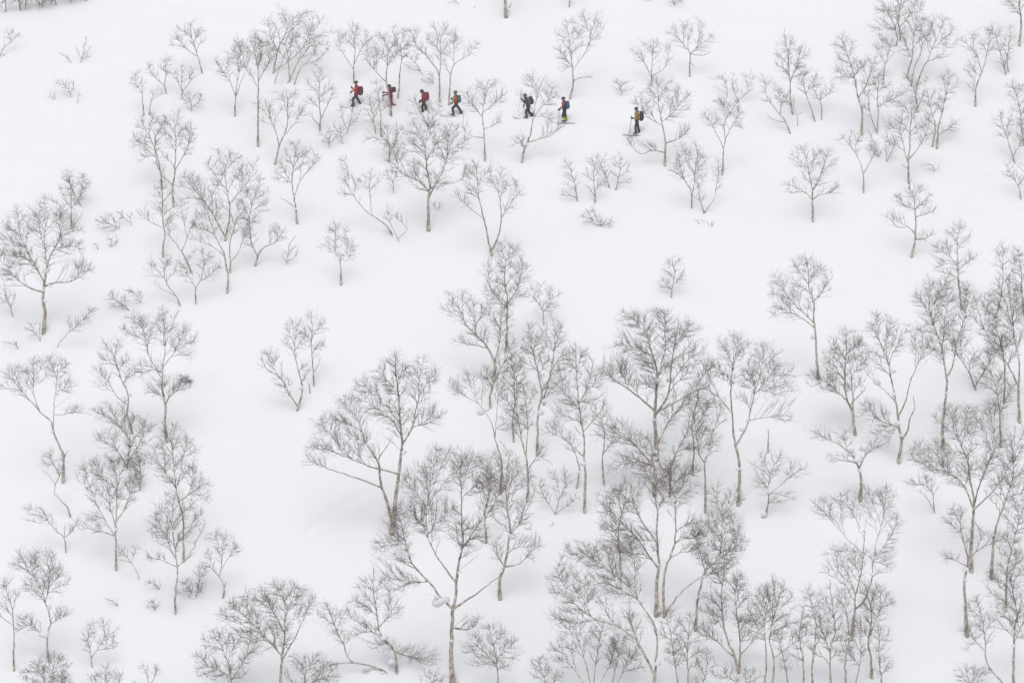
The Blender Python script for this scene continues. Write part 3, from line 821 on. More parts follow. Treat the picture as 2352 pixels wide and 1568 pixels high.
('t', "forked birch at the bottom right edge with snow in its crotch", "2329,1590 2330,1470 2338,1416 2330,1370 2322,1330|2336,1425 2352,1380|2331,1475 2355,1430", "2300,1340,32,46|2340,1330,24,60|2325,1410,40,40|2350,1440,24,40", dict(d=1.1, w=8, snow="2331,1455,8")),
('t', "birch stem leaning right between the dome and the bottom right fork", "2310,1399 2314,1309 2325,1250 2342,1180", "2335,1190,34,50|2320,1260,28,40", dict(d=1.0, w=7)),
('t', "bent thin birch rising from the bottom edge near the right", "2312,1592 2303,1568 2268,1523 2266,1470 2250,1400|2267,1500 2240,1470 2225,1440", "2240,1405,26,36|2228,1460,24,34|2270,1440,24,34", dict(d=0.9)),
('s', "low bush of arching branches at the bottom edge near the right", "2240,1590 2225,1555 2210,1540|2242,1590 2255,1550", "2225,1545,34,22|2262,1550,18,18", dict(d=1.0)),
('t', "tall birch with wide open V fan and thick leaning foot, lower right", "1957,1453 1960,1416 1964,1397 1980,1385 1992,1362 2003,1325 2005,1290|1965,1395 1966,1365 1974,1300 1977,1250 1978,1200|1976,1265 1950,1235 1920,1200 1885,1160|2004,1300 2015,1230 2025,1180 2030,1130|2008,1290 2040,1245 2062,1205", "1975,1150,44,40|1905,1160,40,36|2030,1145,28,40|2055,1210,18,40|1940,1280,52,42|2030,1285,30,34", dict(d=1.0, w=9, snow="2002,1320,10|1977,1205,9")),
('t', "spotted black and white trunk birch at the bottom, lower right", "2003,1555 2000,1510 1994,1480 1998,1450 2003,1420 2000,1390 1992,1365|1998,1450 2015,1420 2025,1390", "2020,1385,30,40|1990,1370,26,40|1985,1430,30,30", dict(d=1.3, w=8)),
('t', "dense upright birch thicket stem left of the spotted trunk, bottom", "1907,1592 1908,1496 1920,1456 1915,1410|1908,1500 1890,1450", "1905,1400,34,52|1888,1470,30,46|1925,1470,24,40", dict(d=1.0)),
('t', "thin dark stem between the dense thicket and the spotted trunk, bottom", "1960,1590 1972,1525 1978,1490|1970,1530 1950,1500", "1968,1480,30,34|1940,1500,22,28", dict(d=1.1)),
('t', "curving birch with a long bough reaching right, bottom right of centre", "1772,1592 1777,1510 1768,1465 1775,1410|1778,1510 1810,1485 1835,1465", "1785,1380,38,50|1835,1450,22,32|1800,1440,30,30", dict(d=1.1, w=7)),
('t', "birch with dark dead snag top, bottom right of centre", "1755,1592 1760,1500 1755,1440 1762,1400 1770,1370|1757,1470 1735,1430", "1755,1390,34,46|1730,1430,28,40", dict(d=1.2, w=6)),
('t', "faint thin sapling at the bottom edge, left of the dense thicket", "1850,1595 1845,1520 1838,1460 1848,1400", "1846,1430,22,44|1830,1500,20,30", dict(d=0.6)),
# --- centre right great trees
('t', "great birch with two pale trunks and a bough reaching right, lower centre right", "1507,1407 1510,1335 1514,1295 1508,1228 1511,1183 1500,1110|1526,1414 1525,1362 1530,1309 1549,1263 1554,1215 1552,1150|1528,1405 1555,1370 1600,1335 1665,1308|1512,1310 1470,1250 1430,1210 1390,1180|1510,1250 1470,1190 1450,1140", "1500,1110,60,56|1420,1180,50,50|1555,1120,46,56|1450,1250,60,40|1600,1230,30,50|1640,1310,26,16", dict(d=1.2, w=11, snow="1515,1400,12|1512,1300,10|1540,1272,8|1560,1370,8")),
('t', "tallest birch of the centre right, great spreading crown against open snow", "1508,1052 1506,1000 1504,954 1506,900 1509,853 1494,798 1480,750|1508,950 1524,925 1540,885 1545,820 1560,760|1505,945 1450,895 1400,860 1375,840|1520,952 1580,905 1630,880|1509,860 1530,800 1528,740", "1460,758,42,50|1520,760,46,52|1575,792,44,54|1440,830,50,50|1500,850,70,50|1395,850,28,24|1605,850,34,44", dict(d=1.25, w=12, snow="1497,865,9|1528,875,12|1505,960,8")),
('t', "dense tangled birch wedged between the two tallest centre right trees", "1503,1132 1505,1085 1500,1050 1520,1000 1545,950|1538,1142 1540,1085 1560,1030 1590,980|1502,1070 1450,1010 1400,985 1360,960|1504,1075 1470,1060 1430,1050", "1560,945,52,50|1600,1000,34,46|1415,985,46,32|1470,1020,56,34|1440,1070,50,34|1570,1060,48,44", dict(d=0.85, w=10, snow="1510,1056,14|1512,1085,17|1500,1130,9")),
('t', "birch with clean stout trunk forking wide, snow lump on the trunk, right of centre", "1696,1159 1699,1075 1691,1025 1684,992 1682,950 1680,880 1685,830|1681,950 1650,910 1612,880|1692,1022 1715,975 1725,930 1732,890 1748,840|1724,962 1765,955 1800,960|1730,900 1770,860", "1685,815,38,52|1640,860,30,40|1745,820,40,46|1790,880,40,52|1720,880,40,40|1800,955,24,14", dict(d=1.1, w=9.5, snow="1696,1077,14|1705,985,13|1716,965,10|1690,880,8")),
('t', "low snow buried birch with curling boughs right of the stout forked trunk", "1755,1189 1765,1150 1762,1120 1770,1080|1764,1135 1800,1110 1832,1090|1762,1125 1740,1095", "1770,1060,40,34|1825,1080,34,26|1745,1100,22,34|1800,1140,34,18", dict(d=0.7, w=6.5, snow="1758,1055,14|1766,1130,12|1752,1180,14")),
('t', "dark broken snag standing in the snow right of the stout forked trunk", "1764,1032 1764,1008 1765,984", "1764,992,8,10", dict(d=0.5, tw=0.3, w=5, auto=False)),
('t', "slim tan trunked birch with a snow capped fork left of the stout forked trunk", "1620,1177 1620,1110 1618,1060 1605,1040 1600,990 1590,945|1620,1058 1628,1020 1635,985 1650,945", "1595,930,28,44|1640,940,30,46|1625,1010,36,30", dict(d=1.0, w=6.5, snow="1622,1035,13")),
('t', "tall slender birch with big snow ball on its trunk, centre", "1342,1171 1346,1100 1342,1050 1343,1020 1336,980 1330,930 1325,880 1322,835|1340,1050 1300,1010 1262,985|1343,1000 1380,950 1395,925|1332,940 1290,900|1331,935 1355,890", "1325,845,40,48|1285,900,34,40|1365,890,28,44|1270,975,26,22|1320,950,44,34", dict(d=1.05, w=7.5, snow="1341,1066,14|1312,960,10")),
('t', "short leaning trunk behind the slender snow balled birch", "1322,1117 1332,1085 1325,1050 1310,1020", "1305,1010,26,26", dict(d=0.7, w=6)),
('t', "narrow birch with long wavy trunk left of the slender snow balled birch", "1210,1149 1213,1080 1210,1050 1200,1020 1192,980 1185,920 1180,860|1211,1050 1213,990 1208,930|1212,1075 1235,1040 1250,1020", "1180,870,32,46|1210,920,26,44|1190,960,36,34|1245,1035,16,22", dict(d=1.0, w=6.5, snow="1203,985,13")),
('t', "dark trunked birch with a snow draped right side, centre clump", "1234,1038 1234,975 1240,930 1245,900 1235,850 1222,805|1240,930 1262,900", "1225,810,34,44|1262,860,24,40", dict(d=1.0, w=7, snow="1248,945,16|1258,930,12")),
('t', "V forked birch with snow at its crotch high in the centre clump", "1249,922 1240,880 1232,840 1222,800|1252,920 1258,880 1265,840 1272,790|1262,850 1290,810", "1222,785,28,44|1275,775,34,48|1300,830,22,36", dict(d=1.1, snow="1254,924,8")),
# --- left of centre clearing
('t', "branching birch with snow packed V foot, alone in the left clearing", "681,937 694,903 692,880 682,850 677,810 678,770|681,936 672,915 665,905 655,880 640,860 620,850 605,830|690,880 705,860", "677,775,32,42|622,830,28,36|650,880,24,22|700,850,14,24", dict(d=0.9, snow="690,893,11|670,895,8")),
('t', "slim companion right of the branching birch in the left clearing", "721,883 720,855 715,830 714,800 717,765|721,850 733,835", "718,760,30,44|735,800,14,26", dict(d=0.9)),
('t', "stump of a broken sapling at the foot of the slim clearing companion", "712,896 711,888 709,880", "709,878,5,6", dict(d=0.6, tw=0.3, w=3.5, auto=False)),
('t', "great spreading birch with limbs swept far left, centre of the picture", "899,1220 908,1150 913,1105 916,1075 923,1025 918,967 913,904 908,850|900,1200 888,1148 878,1115 868,1050 842,1005 830,960|877,1114 830,1095 780,1075 740,1060 705,1040|912,1092 870,1075 830,1060 780,1035|923,1022 945,980 960,930 970,880|946,985 985,970 1012,958|868,1050 900,1000", "908,865,40,54|965,870,42,48|850,905,44,44|805,940,44,40|760,985,42,42|735,1030,36,26|820,1020,44,36|985,955,34,32|900,960,50,40", dict(d=1.15, w=12.5, snow="928,1040,14|880,980,8|905,1100,8")),
('t', "bowed birch with a snow pad on its shoulder, right of the great spreading birch", "1150,1127 1152,1067 1136,1005 1132,975 1120,952|1136,1003 1143,930 1147,905 1135,880|1120,950 1100,925 1070,905 1040,880|1138,985 1165,990 1185,1000", "1080,880,42,34|1140,880,28,26|1045,885,16,20|1180,975,22,18", dict(d=0.9, w=8.5, snow="1105,945,17|1122,935,12")),
('t', "tall tapering birch topping the centre clump against the clearing", "1163,802 1165,770 1167,690 1160,640 1160,590|1167,700 1190,660 1200,620|1166,710 1135,670 1120,640", "1165,600,38,52|1195,640,24,46|1130,640,24,42|1165,680,48,30", dict(d=1.15, w=7)),
('t', "wide dark birch leaning left, upper left side of the centre clump", "1133,870 1135,835 1120,800 1095,770 1070,745 1060,715|1136,832 1145,790 1150,740 1152,705|1118,798 1085,790 1060,785|1095,770 1090,730", "1055,705,36,36|1110,735,36,48|1150,735,30,42|1075,775,30,22", dict(d=1.15, w=8, snow="1138,795,11|1060,735,8")),
('t', "small birch with curling twigs at the upper right of the centre clump", "1249,736 1246,715 1235,695 1225,680|1247,716 1262,700 1270,680", "1235,675,26,34|1268,690,20,32", dict(d=1.0)),
('t', "short dark trunk with a high pale crown inside the centre clump", "1126,931 1128,900 1145,860 1165,825|1130,895 1118,865", "1170,820,34,46|1120,860,24,26", dict(d=0.9, w=6.5)),
# --- bottom centre
('t', "great birch with long bare trunk, snow collar and thicket crown, bottom centre", "1040,1567 1037,1490 1037,1440 1040,1400 1047,1370 1048,1340 1055,1290 1062,1250 1060,1200 1060,1130|1041,1392 1010,1370 990,1340 950,1290 935,1250 925,1200 915,1165|1048,1395 1085,1365 1120,1335 1147,1313|1050,1340 1020,1300 990,1250 980,1190 985,1130|985,1335 935,1335 900,1350|1040,1435 1070,1445 1090,1435|1060,1260 1100,1200 1120,1150", "1020,1065,46,48|1080,1090,44,52|960,1110,40,48|1125,1130,38,48|930,1190,46,46|1000,1180,56,46|900,1260,40,44|1080,1230,48,44|920,1330,40,24|1085,1425,22,18", dict(d=1.25, w=13, snow="1000,1388,26|1022,1378,22|975,1392,13|1038,1472,9|1042,1265,8|1060,1250,11|1065,1320,9")),
('t', "birch with thick short trunk draped in snow, right of the bottom centre giant", "1149,1372 1150,1325 1158,1298 1167,1260 1172,1215 1165,1165 1160,1110|1155,1300 1142,1275 1138,1250|1170,1225 1200,1190 1225,1170|1160,1300 1195,1290 1215,1265", "1155,1075,38,50|1195,1110,36,50|1145,1260,24,26|1215,1250,30,36|1180,1180,44,36", dict(d=0.95, w=9.5, snow="1170,1225,14|1185,1235,16|1150,1310,10|1215,1240,14")),
('s', "dead grey branch poking right out of a snow lump, centre", "1228,1208 1255,1215 1275,1218 1292,1209|1215,1215 1222,1200", "1270,1214,20,6", dict(d=0.4, tw=0.5, snow="1205,1210,15")),
('t', "broad leaning crowned birch at the bottom, left of centre", "640,1592 650,1496 655,1440 655,1390 650,1355|648,1500 620,1470 590,1430 560,1395|648,1510 675,1470 700,1420|653,1450 625,1400 610,1370", "655,1375,44,44|600,1385,40,42|550,1410,42,44|700,1390,22,40|620,1450,60,38", dict(d=1.3, w=9, snow="655,1398,12|683,1420,6")),
('t', "low wide birch at the bottom left of the broad leaning crown", "535,1595 530,1550 520,1510 505,1480|533,1560 560,1520 580,1490|531,1550 490,1530 470,1510", "505,1475,40,34|565,1490,36,38|470,1515,28,34|520,1540,50,26", dict(d=1.2)),
('s', "dark twiggy bush at the bottom edge right of the broad leaning crown", "690,1600 700,1560 705,1535|692,1600 730,1555 750,1525|688,1600 670,1560", "705,1530,44,36|745,1545,34,28", dict(d=1.3)),
('t', "snow smothered birch with dangling boughs, bottom left of the bottom centre giant", "912,1548 910,1520 907,1496 894,1478 872,1450 864,1389 860,1350|880,1462 845,1440 825,1420|905,1500 940,1510 965,1515|868,1440 895,1410", "862,1350,38,36|825,1400,34,36|900,1395,26,34|960,1508,48,26|840,1445,30,24|880,1480,34,20", dict(d=1.0, w=8, snow="885,1462,20|865,1500,24|880,1520,18|845,1445,9")),
('t', "birch bent double with its stem lying along the snow, bottom", "908,1556 880,1541 850,1527 805,1519 790,1485 770,1440 755,1405|815,1521 780,1525 755,1535", "765,1425,32,34|745,1400,20,26|790,1465,22,24|765,1530,22,10", dict(d=0.7, w=7, snow="840,1540,16|875,1550,14")),
('t', "upright bushy birch at the bottom edge right of the centre giant", "1145,1592 1142,1530 1138,1500 1130,1470|1143,1535 1110,1500 1085,1480|1143,1520 1165,1490 1180,1465", "1130,1462,34,36|1090,1490,34,34|1170,1485,28,34|1130,1520,44,24", dict(d=1.0)),
('s', "small bush cut by the bottom edge between the two great birches", "1262,1600 1250,1560 1240,1530|1263,1600 1275,1560", "1240,1535,28,30|1272,1555,20,22", dict(d=1.2)),
('s', "twig bush at the bottom edge beside the giant's foot", "1055,1600 1045,1575 1040,1560|1030,1600 1015,1570", "1030,1565,28,16", dict(d=0.9)),
('t', "great low birch sweeping its limbs far left from a bent trunk, bottom right centre", "1508,1590 1503,1550 1484,1510 1463,1470 1450,1430 1445,1400|1509,1562 1510,1507 1507,1456 1495,1424 1474,1394 1460,1362 1458,1300|1462,1462 1420,1440 1370,1425 1330,1400 1290,1362|1462,1368 1420,1330 1370,1290 1322,1268|1455,1385 1400,1350 1350,1318 1300,1300|1370,1425 1330,1430 1280,1418", "1330,1290,50,42|1290,1350,34,44|1380,1280,44,40|1440,1275,40,46|1350,1370,56,44|1300,1415,40,28|1420,1350,52,40|1440,1430,44,30", dict(d=1.05, w=11, snow="1372,1422,10|1510,1525,14|1475,1390,10|1470,1330,12")),
('t', "bush like birch with spreading straight stems at the bottom edge, right centre", "1365,1595 1345,1520 1325,1460|1366,1595 1370,1520 1378,1470|1364,1590 1310,1530 1285,1490|1367,1590 1400,1530 1412,1490", "1325,1450,40,40|1380,1470,36,44|1290,1500,34,36|1410,1500,30,40", dict(d=0.9)),
('t', "slender stems clustered at the bottom left of the bent great trunk", "1400,1597 1415,1530 1420,1490|1402,1597 1440,1530 1450,1490", "1425,1490,36,40|1455,1520,28,36", dict(d=1.0)),
('t', "birch with dark dense head over a dark leaning trunk, right of the great birch", "1597,1442 1600,1389 1610,1346 1622,1315 1650,1280 1658,1225|1622,1315 1610,1270 1600,1235|1640,1295 1680,1260 1690,1235", "1655,1215,44,52|1610,1245,30,44|1690,1250,24,44|1650,1280,44,30", dict(d=1.6, w=7.5, snow="1620,1325,10|1600,1370,6")),
('t', "many stemmed birch with black trunk and snow in its fork, bottom right centre", "1700,1547 1690,1510 1668,1460 1660,1420 1660,1365 1665,1320|1702,1540 1700,1480 1695,1420 1688,1360|1690,1512 1650,1480 1615,1450|1698,1500 1730,1470", "1665,1330,38,40|1700,1365,30,40|1640,1400,40,40|1720,1440,30,36|1625,1450,30,28", dict(d=1.15, w=8, snow="1678,1470,12|1670,1420,11")),
('t', "thin straight birch at the bottom, left of the black trunked one", "1578,1592 1581,1500 1583,1450|1580,1520 1560,1480", "1580,1450,28,44|1555,1490,24,36|1600,1500,22,34", dict(d=0.9)),
('t', "thin slanting birch at the bottom beside the great birch's foot", "1562,1595 1550,1520 1543,1470 1532,1425", "1535,1430,30,40|1550,1500,26,34", dict(d=0.9)),
('s', "low twigs around the black trunked birch's foot at the bottom edge", "1700,1598 1690,1570 1670,1550|1702,1598 1720,1565", "1670,1550,34,24|1725,1555,26,24", dict(d=1.0)),
('s', "twiggy bush between two narrow trunks, left of the slender snow balled birch", "1272,1182 1285,1145 1305,1112|1271,1175 1250,1140 1240,1115|1274,1178 1300,1165 1320,1150", "1285,1112,36,36|1245,1125,18,26|1315,1150,20,12", dict(d=0.7)),
('s', "tangle of thin shoots at the foot of the slim tan trunked birch", "1662,1190 1650,1160 1640,1130|1663,1190 1680,1160 1690,1135", "1645,1135,30,32|1688,1140,24,26", dict(d=0.8)),
('t', "low crooked birch left of the large dark dome, forked at the snow", "2147,1174 2140,1130 2112,1108|2139,1177 2132,1150 2120,1135", "2108,1105,34,24|2140,1110,20,22", dict(d=0.8)),
('s', "faint young shoots in the gap right of the bent great trunk, bottom edge", "1610,1598 1618,1555 1625,1520|1612,1598 1600,1560", "1620,1520,26,36|1600,1560,18,22", dict(d=0.8)),
('s', "thin shoots at the bottom edge between the bent birch and the giant's trunk", "985,1600 990,1570 1000,1545|984,1600 970,1575", "992,1555,28,24", dict(d=0.7)),
('t', "thin stem in the thicket at the bottom edge, right of the long reaching bough", "1812,1600 1806,1545 1796,1500 1782,1455", "1786,1462,22,34|1806,1520,20,26", dict(d=0.7)),
('t', "slim stem at the bottom edge between the faint sapling and the dense thicket", "1872,1600 1866,1530 1874,1440 1862,1375|1869,1500 1890,1450", "1860,1385,24,46|1888,1450,18,32", dict(d=0.7)),
('t', "slender stem rising behind the thin dark stem of the bottom right thicket", "1946,1600 1940,1530 1948,1450 1938,1370", "1938,1365,22,46|1950,1440,16,34", dict(d=0.7)),
('t', "straight thin birch right of the spotted trunk, edge of the bottom clearing", "2026,1600 2024,1540 2018,1490 2022,1450", "2024,1465,26,38|2030,1530,22,28", dict(d=0.8)),
('t', "half hidden birch with a forked foot, right of the broom like crown", "2243,892 2223,848 2200,815 2190,780|2244,891 2260,850 2290,800", "2195,785,28,36|2250,830,36,36|2285,795,24,34", dict(d=1.0)),
('t', "grey stem among the swept boughs near the right edge", "2305,927 2308,846 2300,790 2290,750", "2285,765,34,46|2318,800,24,40", dict(d=1.0)),
('t', "tall stem behind the wide dark dome, near the right edge", "2298,1020 2297,949 2290,900 2275,850|2296,945 2320,900", "2268,850,34,44|2318,895,26,40|2290,930,34,30", dict(d=1.0)),
('t', "thin birch filling the gap right of the tallest centre right tree", "1592,1085 1594,1030 1588,980 1600,920|1591,1000 1615,960", "1598,905,30,46|1622,950,22,36", dict(d=0.6)),
('t', "thin stemmed birch in the gap between the centre clump and the tallest tree", "1388,1110 1384,1060 1390,1010 1380,960|1386,1050 1405,1010", "1382,960,28,44|1408,1005,22,34", dict(d=0.8)),
('t', "slight birch beneath the tall tapering crown of the centre clump", "1180,1010 1178,960 1186,900 1178,850", "1180,850,28,46|1165,920,22,36", dict(d=0.9)),
('t', "thin stems behind the bottom centre giant, right of its crown", "1118,1240 1112,1180 1122,1120 1112,1070|1116,1190 1135,1150", "1114,1085,30,46|1138,1140,22,40", dict(d=0.9)),
('t', "slim birch rising behind the great low sweeping birch, bottom right centre", "1425,1300 1420,1230 1428,1180 1420,1140", "1420,1150,34,44|1400,1215,30,36", dict(d=0.9)),
# --- lower left
('t', "birch with curved bare trunk forked into two swept crowns, lower left", "145,1102 147,1050 135,1020 122,985 118,965 95,945 70,915 50,890 35,865|120,985 123,940 125,900 128,855|147,1052 157,1033|122,955 155,950 180,945|98,945 80,900 82,860", "42,868,38,36|88,848,28,34|128,850,30,32|155,890,18,24|175,940,24,14", dict(d=1.1, w=7.5, snow="120,990,9|132,905,8")),
('t', "small twisted birch with flat top at the far lower left", "151,1263 148,1235 130,1220 110,1195 95,1172|150,1236 165,1220 175,1200|112,1197 90,1200|108,1192 100,1165", "70,1175,26,20|105,1190,26,18|172,1205,20,20", dict(d=0.8, snow="118,1202,8")),
('t', "thin snaking stemmed birch beneath the two swept crowns", "164,1185 155,1165 140,1150 125,1135 125,1115 135,1095 118,1065|136,1095 145,1075", "115,1060,28,30|140,1075,12,20", dict(d=0.8, w=4)),
('t', "pale birch with a large snow ball in its trunk, beside the mottled twin stems", "307,994 297,970 292,950 295,930 296,905 285,880 275,850 262,810|293,925 270,912 255,890 240,870|283,878 305,850", "260,810,32,38|230,870,22,30|295,845,26,30", dict(d=1.0, w=6, snow="285,918,16|307,905,10")),
('t', "broad twin stemmed birch with mottled trunk, upper lower left", "384,1010 378,970 380,930 372,900 372,870 375,830 378,785|358,874 344,815 335,765 325,738|380,932 390,910 412,892|374,860 350,845 330,840|376,840 405,800", "375,755,44,46|315,750,34,40|425,785,32,40|410,880,30,22|340,850,34,24|370,890,40,24", dict(d=1.05, w=8, snow="388,905,12|372,915,9")),
('s', "dark snow roofed hollow with arching boughs beside the mottled trunk", "440,888 432,870 420,862|436,890 425,895 408,885", "425,875,20,18", dict(d=1.3, snow="425,862,17|440,868,12")),
('t', "dark tangle of slanting boughs below the snow ball birch, lower left", "297,1074 280,1050 260,1030 240,1015|299,1072 300,1020 290,990 270,960 240,938|301,1065 320,1020 335,990", "260,945,46,26|300,975,36,34|335,985,26,30|250,1010,36,28|315,1030,28,34", dict(d=1.1, w=6, snow="306,1028,8")),
('t', "fan shaped birch of many upright stems on a clean trunk, lower left", "267,1304 266,1262 264,1230 265,1210 268,1160 270,1100|264,1225 240,1195 220,1160 200,1120 190,1085|265,1212 252,1160 240,1100|267,1205 285,1170 300,1130 312,1090|264,1228 235,1222 210,1225", "200,1095,28,38|240,1085,30,36|282,1080,30,38|310,1110,22,36|255,1140,56,34|208,1200,26,24", dict(d=1.2, w=6.5, snow="266,1218,10|264,1180,7")),
('t', "dark tuft of a birch behind the fan shaped one, lower left", "320,1122 324,1090 322,1060", "318,1075,20,36", dict(d=1.3)),
('s', "leaning small stem at the foot of the fan shaped birch", "322,1333 315,1310 303,1290 285,1268|304,1291 310,1268", "280,1268,20,18|308,1262,12,14", dict(d=0.7)),
('t', "tall front birch of the lower left pair, long straight trunk", "403,1409 405,1340 409,1310 405,1270 400,1230 397,1185|409,1300 430,1280 445,1265|404,1280 385,1240 365,1215 348,1205|404,1300 370,1285 340,1280", "398,1165,38,40|360,1205,24,32|445,1190,24,34|400,1225,48,30|355,1280,26,12", dict(d=1.1, w=6.5, snow="398,1215,10|408,1320,7")),
('t', "tall rear birch of the lower left pair, crown above and behind", "421,1289 420,1200 410,1155 400,1100 395,1050 390,1010|408,1150 440,1130 465,1115|404,1120 370,1075 355,1055|399,1080 425,1040", "392,1005,32,34|430,1040,24,38|365,1055,26,38|410,1090,50,34|460,1125,22,30", dict(d=1.15, w=7)),
('t', "bent birch with crooked trunk beside the snowy hollow, lower left", "504,1383 515,1350 505,1325 485,1305 478,1297|503,1322 510,1290 508,1255|506,1318 525,1280 550,1268|514,1348 520,1334", "505,1245,34,30|540,1265,22,18|480,1285,18,22", dict(d=0.9, w=5.5)),
('s', "dark snow roofed bush between the tall pair and the bent birch", "452,1386 440,1360 430,1345|450,1386 455,1350 462,1320|446,1385 420,1375", "440,1350,30,28|465,1315,18,30|415,1370,20,12", dict(d=1.1, snow="425,1345,14|445,1372,16")),
('s', "little sprig left of the tall front birch's foot", "357,1403 355,1385 345,1375|357,1402 365,1385", "350,1387,20,14", dict(d=0.8)),
('s', "thin twig arching over the snow above the little sprig", "378,1361 360,1345 335,1335", "350,1340,22,14", dict(d=0.6)),
('s', "faint flat twig lying on the snow at the lower left", "275,1386 260,1380 240,1372", "255,1378,20,7", dict(d=0.6, tw=0.6)),
('t', "grey birch with bare gnarled limbs at the bottom left edge", "32,1533 30,1450 28,1400 20,1370 12,1330|26,1436 5,1420 -8,1400|28,1405 38,1370", "14,1360,24,40|-5,1395,20,28|38,1370,8,26", dict(d=0.7, w=5.5)),
('t', "birch with round crown and a huge snow cap on its trunk, bottom left", "113,1514 110,1480 112,1450 120,1432 112,1400 105,1385 100,1365 85,1335 60,1300|108,1390 112,1350 115,1300|112,1465 85,1445 65,1425|120,1430 145,1415 160,1405", "62,1300,34,38|100,1290,32,34|130,1330,26,44|85,1350,36,26|60,1425,30,24|145,1405,22,18", dict(d=1.15, w=6, snow="104,1455,24|113,1395,13|118,1420,9")),
('t', "small rounded birch forked at the snow, bottom left", "212,1525 208,1490 195,1460|213,1512 230,1480 247,1452|225,1490 255,1488", "235,1448,32,32|200,1465,18,28|255,1475,18,22", dict(d=0.9)),
('s', "dark dense bush cut by the bottom edge, far left", "112,1600 100,1560 85,1540|113,1600 118,1550 125,1520|115,1600 145,1560", "85,1545,38,32|125,1535,36,38|145,1560,24,22", dict(d=1.3)),
('s', "twig bush cut by the bottom edge right of the dark dense one", "255,1610 245,1570 240,1550|257,1610 275,1565|250,1610 215,1570", "250,1552,36,26|215,1562,18,18", dict(d=1.1)),
('s', "crooked little shrub near the bottom edge, left", "342,1582 340,1555 335,1535|343,1580 355,1555 362,1540|310,1590 312,1575", "345,1535,26,22|312,1570,16,12", dict(d=0.7)),
# --- top edge
('t', "stout birch trunk at the top edge, crown out of the picture", "1162,34 1160,0 1158,-60 1150,-110|1166,28 1176,8|1160,-20 1185,-70", "1155,-120,60,60", dict(d=0.8, w=9)),
('t', "thin dark trunk foot at the top edge right of the stout one", "1307,11 1308,-20 1306,-60", "1306,-75,36,36|1298,12,6,4", dict(d=0.8, w=4)),
('s', "snow covered bush at the top edge, centre right", "1490,6 1480,-12|1510,4 1515,-15", "1495,-14,32,16", dict(d=1.0, snow="1488,-6,14|1508,-8,12")),
('s', "twigs of a bush cut by the top edge, right of the snow covered one", "1552,15 1545,0 1538,-12|1553,15 1565,0", "1552,-2,22,13", dict(d=1.0)),
('s', "faint twigs low at the top edge, left of the stout trunk", "1060,8 1045,3 1030,5|1082,18 1092,14", "1042,3,18,6", dict(d=0.7, tw=0.6)),
]
RIDGE = [
('t', "dark forked tree peeping over the ridge, far left corner", "12,28 14,-20 10,-60|13,0 30,-40", "5,-30,30,50|20,5,16,16", dict(d=1.2, w=3.5)),
('t', "stoutest dark tree behind the ridge, top left corner", "48,25 45,0 48,-40 55,-80|46,10 32,-20", "48,-50,34,60|45,2,18,16", dict(d=1.2, w=5)),
('t', "slim dark tree behind the ridge right beside the stoutest one", "59,23 60,-10 66,-50", "68,-40,26,50|66,5,14,14", dict(d=1.1, w=3.2)),
('t', "dense twigged tree behind the ridge, middle of the corner row", "97,17 98,-10 100,-50|97,10 80,0", "100,-30,28,52|98,4,20,14", dict(d=1.6, w=3)),
('t', "tan leaning tree behind the ridge in the top left row", "131,12 124,-6 118,-40", "118,-35,26,44|126,2,16,12", dict(d=1.3, w=3.6)),
('t', "brown bushy tree behind the ridge, second from the right of the row", "161,8 166,-10 170,-40", "166,-30,28,40|164,0,18,10", dict(d=1.7, w=3)),
('t', "dark straight trunk behind the ridge, last of the corner row", "197,3 198,-30 196,-70|196,5 186,-10", "196,-60,30,50|182,-2,12,8", dict(d=1.0, w=3.6)),
]

# ---------------------------------------------------------------- snow slope
mrng = random.Random(5)
for row in TREES:
    bx, by = parse(row[2])[0][0]
    g = ground_at(bx, by)
    if row[0] == 't':
        MOUNDS.append((g[0], g[1] - 0.1, 0.62, -0.20))
        MOUNDS.append((g[0] + mrng.uniform(-0.5, 0.5), g[1] + mrng.uniform(1.2, 1.8), mrng.uniform(1.0, 1.6), mrng.uniform(0.08, 0.24)))
    else:
        MOUNDS.append((g[0], g[1] - 0.15, 0.9, -0.16))
        MOUNDS.append((g[0] + mrng.uniform(-0.5, 0.5), g[1] + 1.2, 1.2, mrng.uniform(0.08, 0.2)))
for px, py, r, h in [(2058, 118, 1.6, 0.7), (2020, 372, 1.2, 0.5), (430, 1372, 1.3, 0.6), (470, 1378, 1.2, 0.5), (500, 1345, 1.6, 0.4), (345, 1395, 1.0, 0.2),
                     (1500, 8, 1.6, 0.6), (1383, 515, 1.4, 0.35), (300, 708, 1.5, 0.5), (1870, 925, 1.8, 0.6), (690, 505, 1.6, 0.35), (1975, 1040, 1.8, 0.3),
                     (880, 1545, 1.8, 0.7), (1755, 1175, 1.3, 0.5), (430, 880, 1.6, 0.6), (100, 790, 1.6, 0.35), (190, 480, 1.2, 0.4), (1215, 1220, 1.4, 0.4),
                     (1100, 1440, 2.5, 0.25), (700, 1100, 4.0, 0.35), (2100, 1300, 4.0, 0.3), (600, 1200, 5.0, 0.3), (1300, 640, 5.0, -0.25), (1700, 600, 5.0, 0.25)]:
    g = ground_at(px, py)
    MOUNDS.append((g[0], g[1], r, h * 0.6))

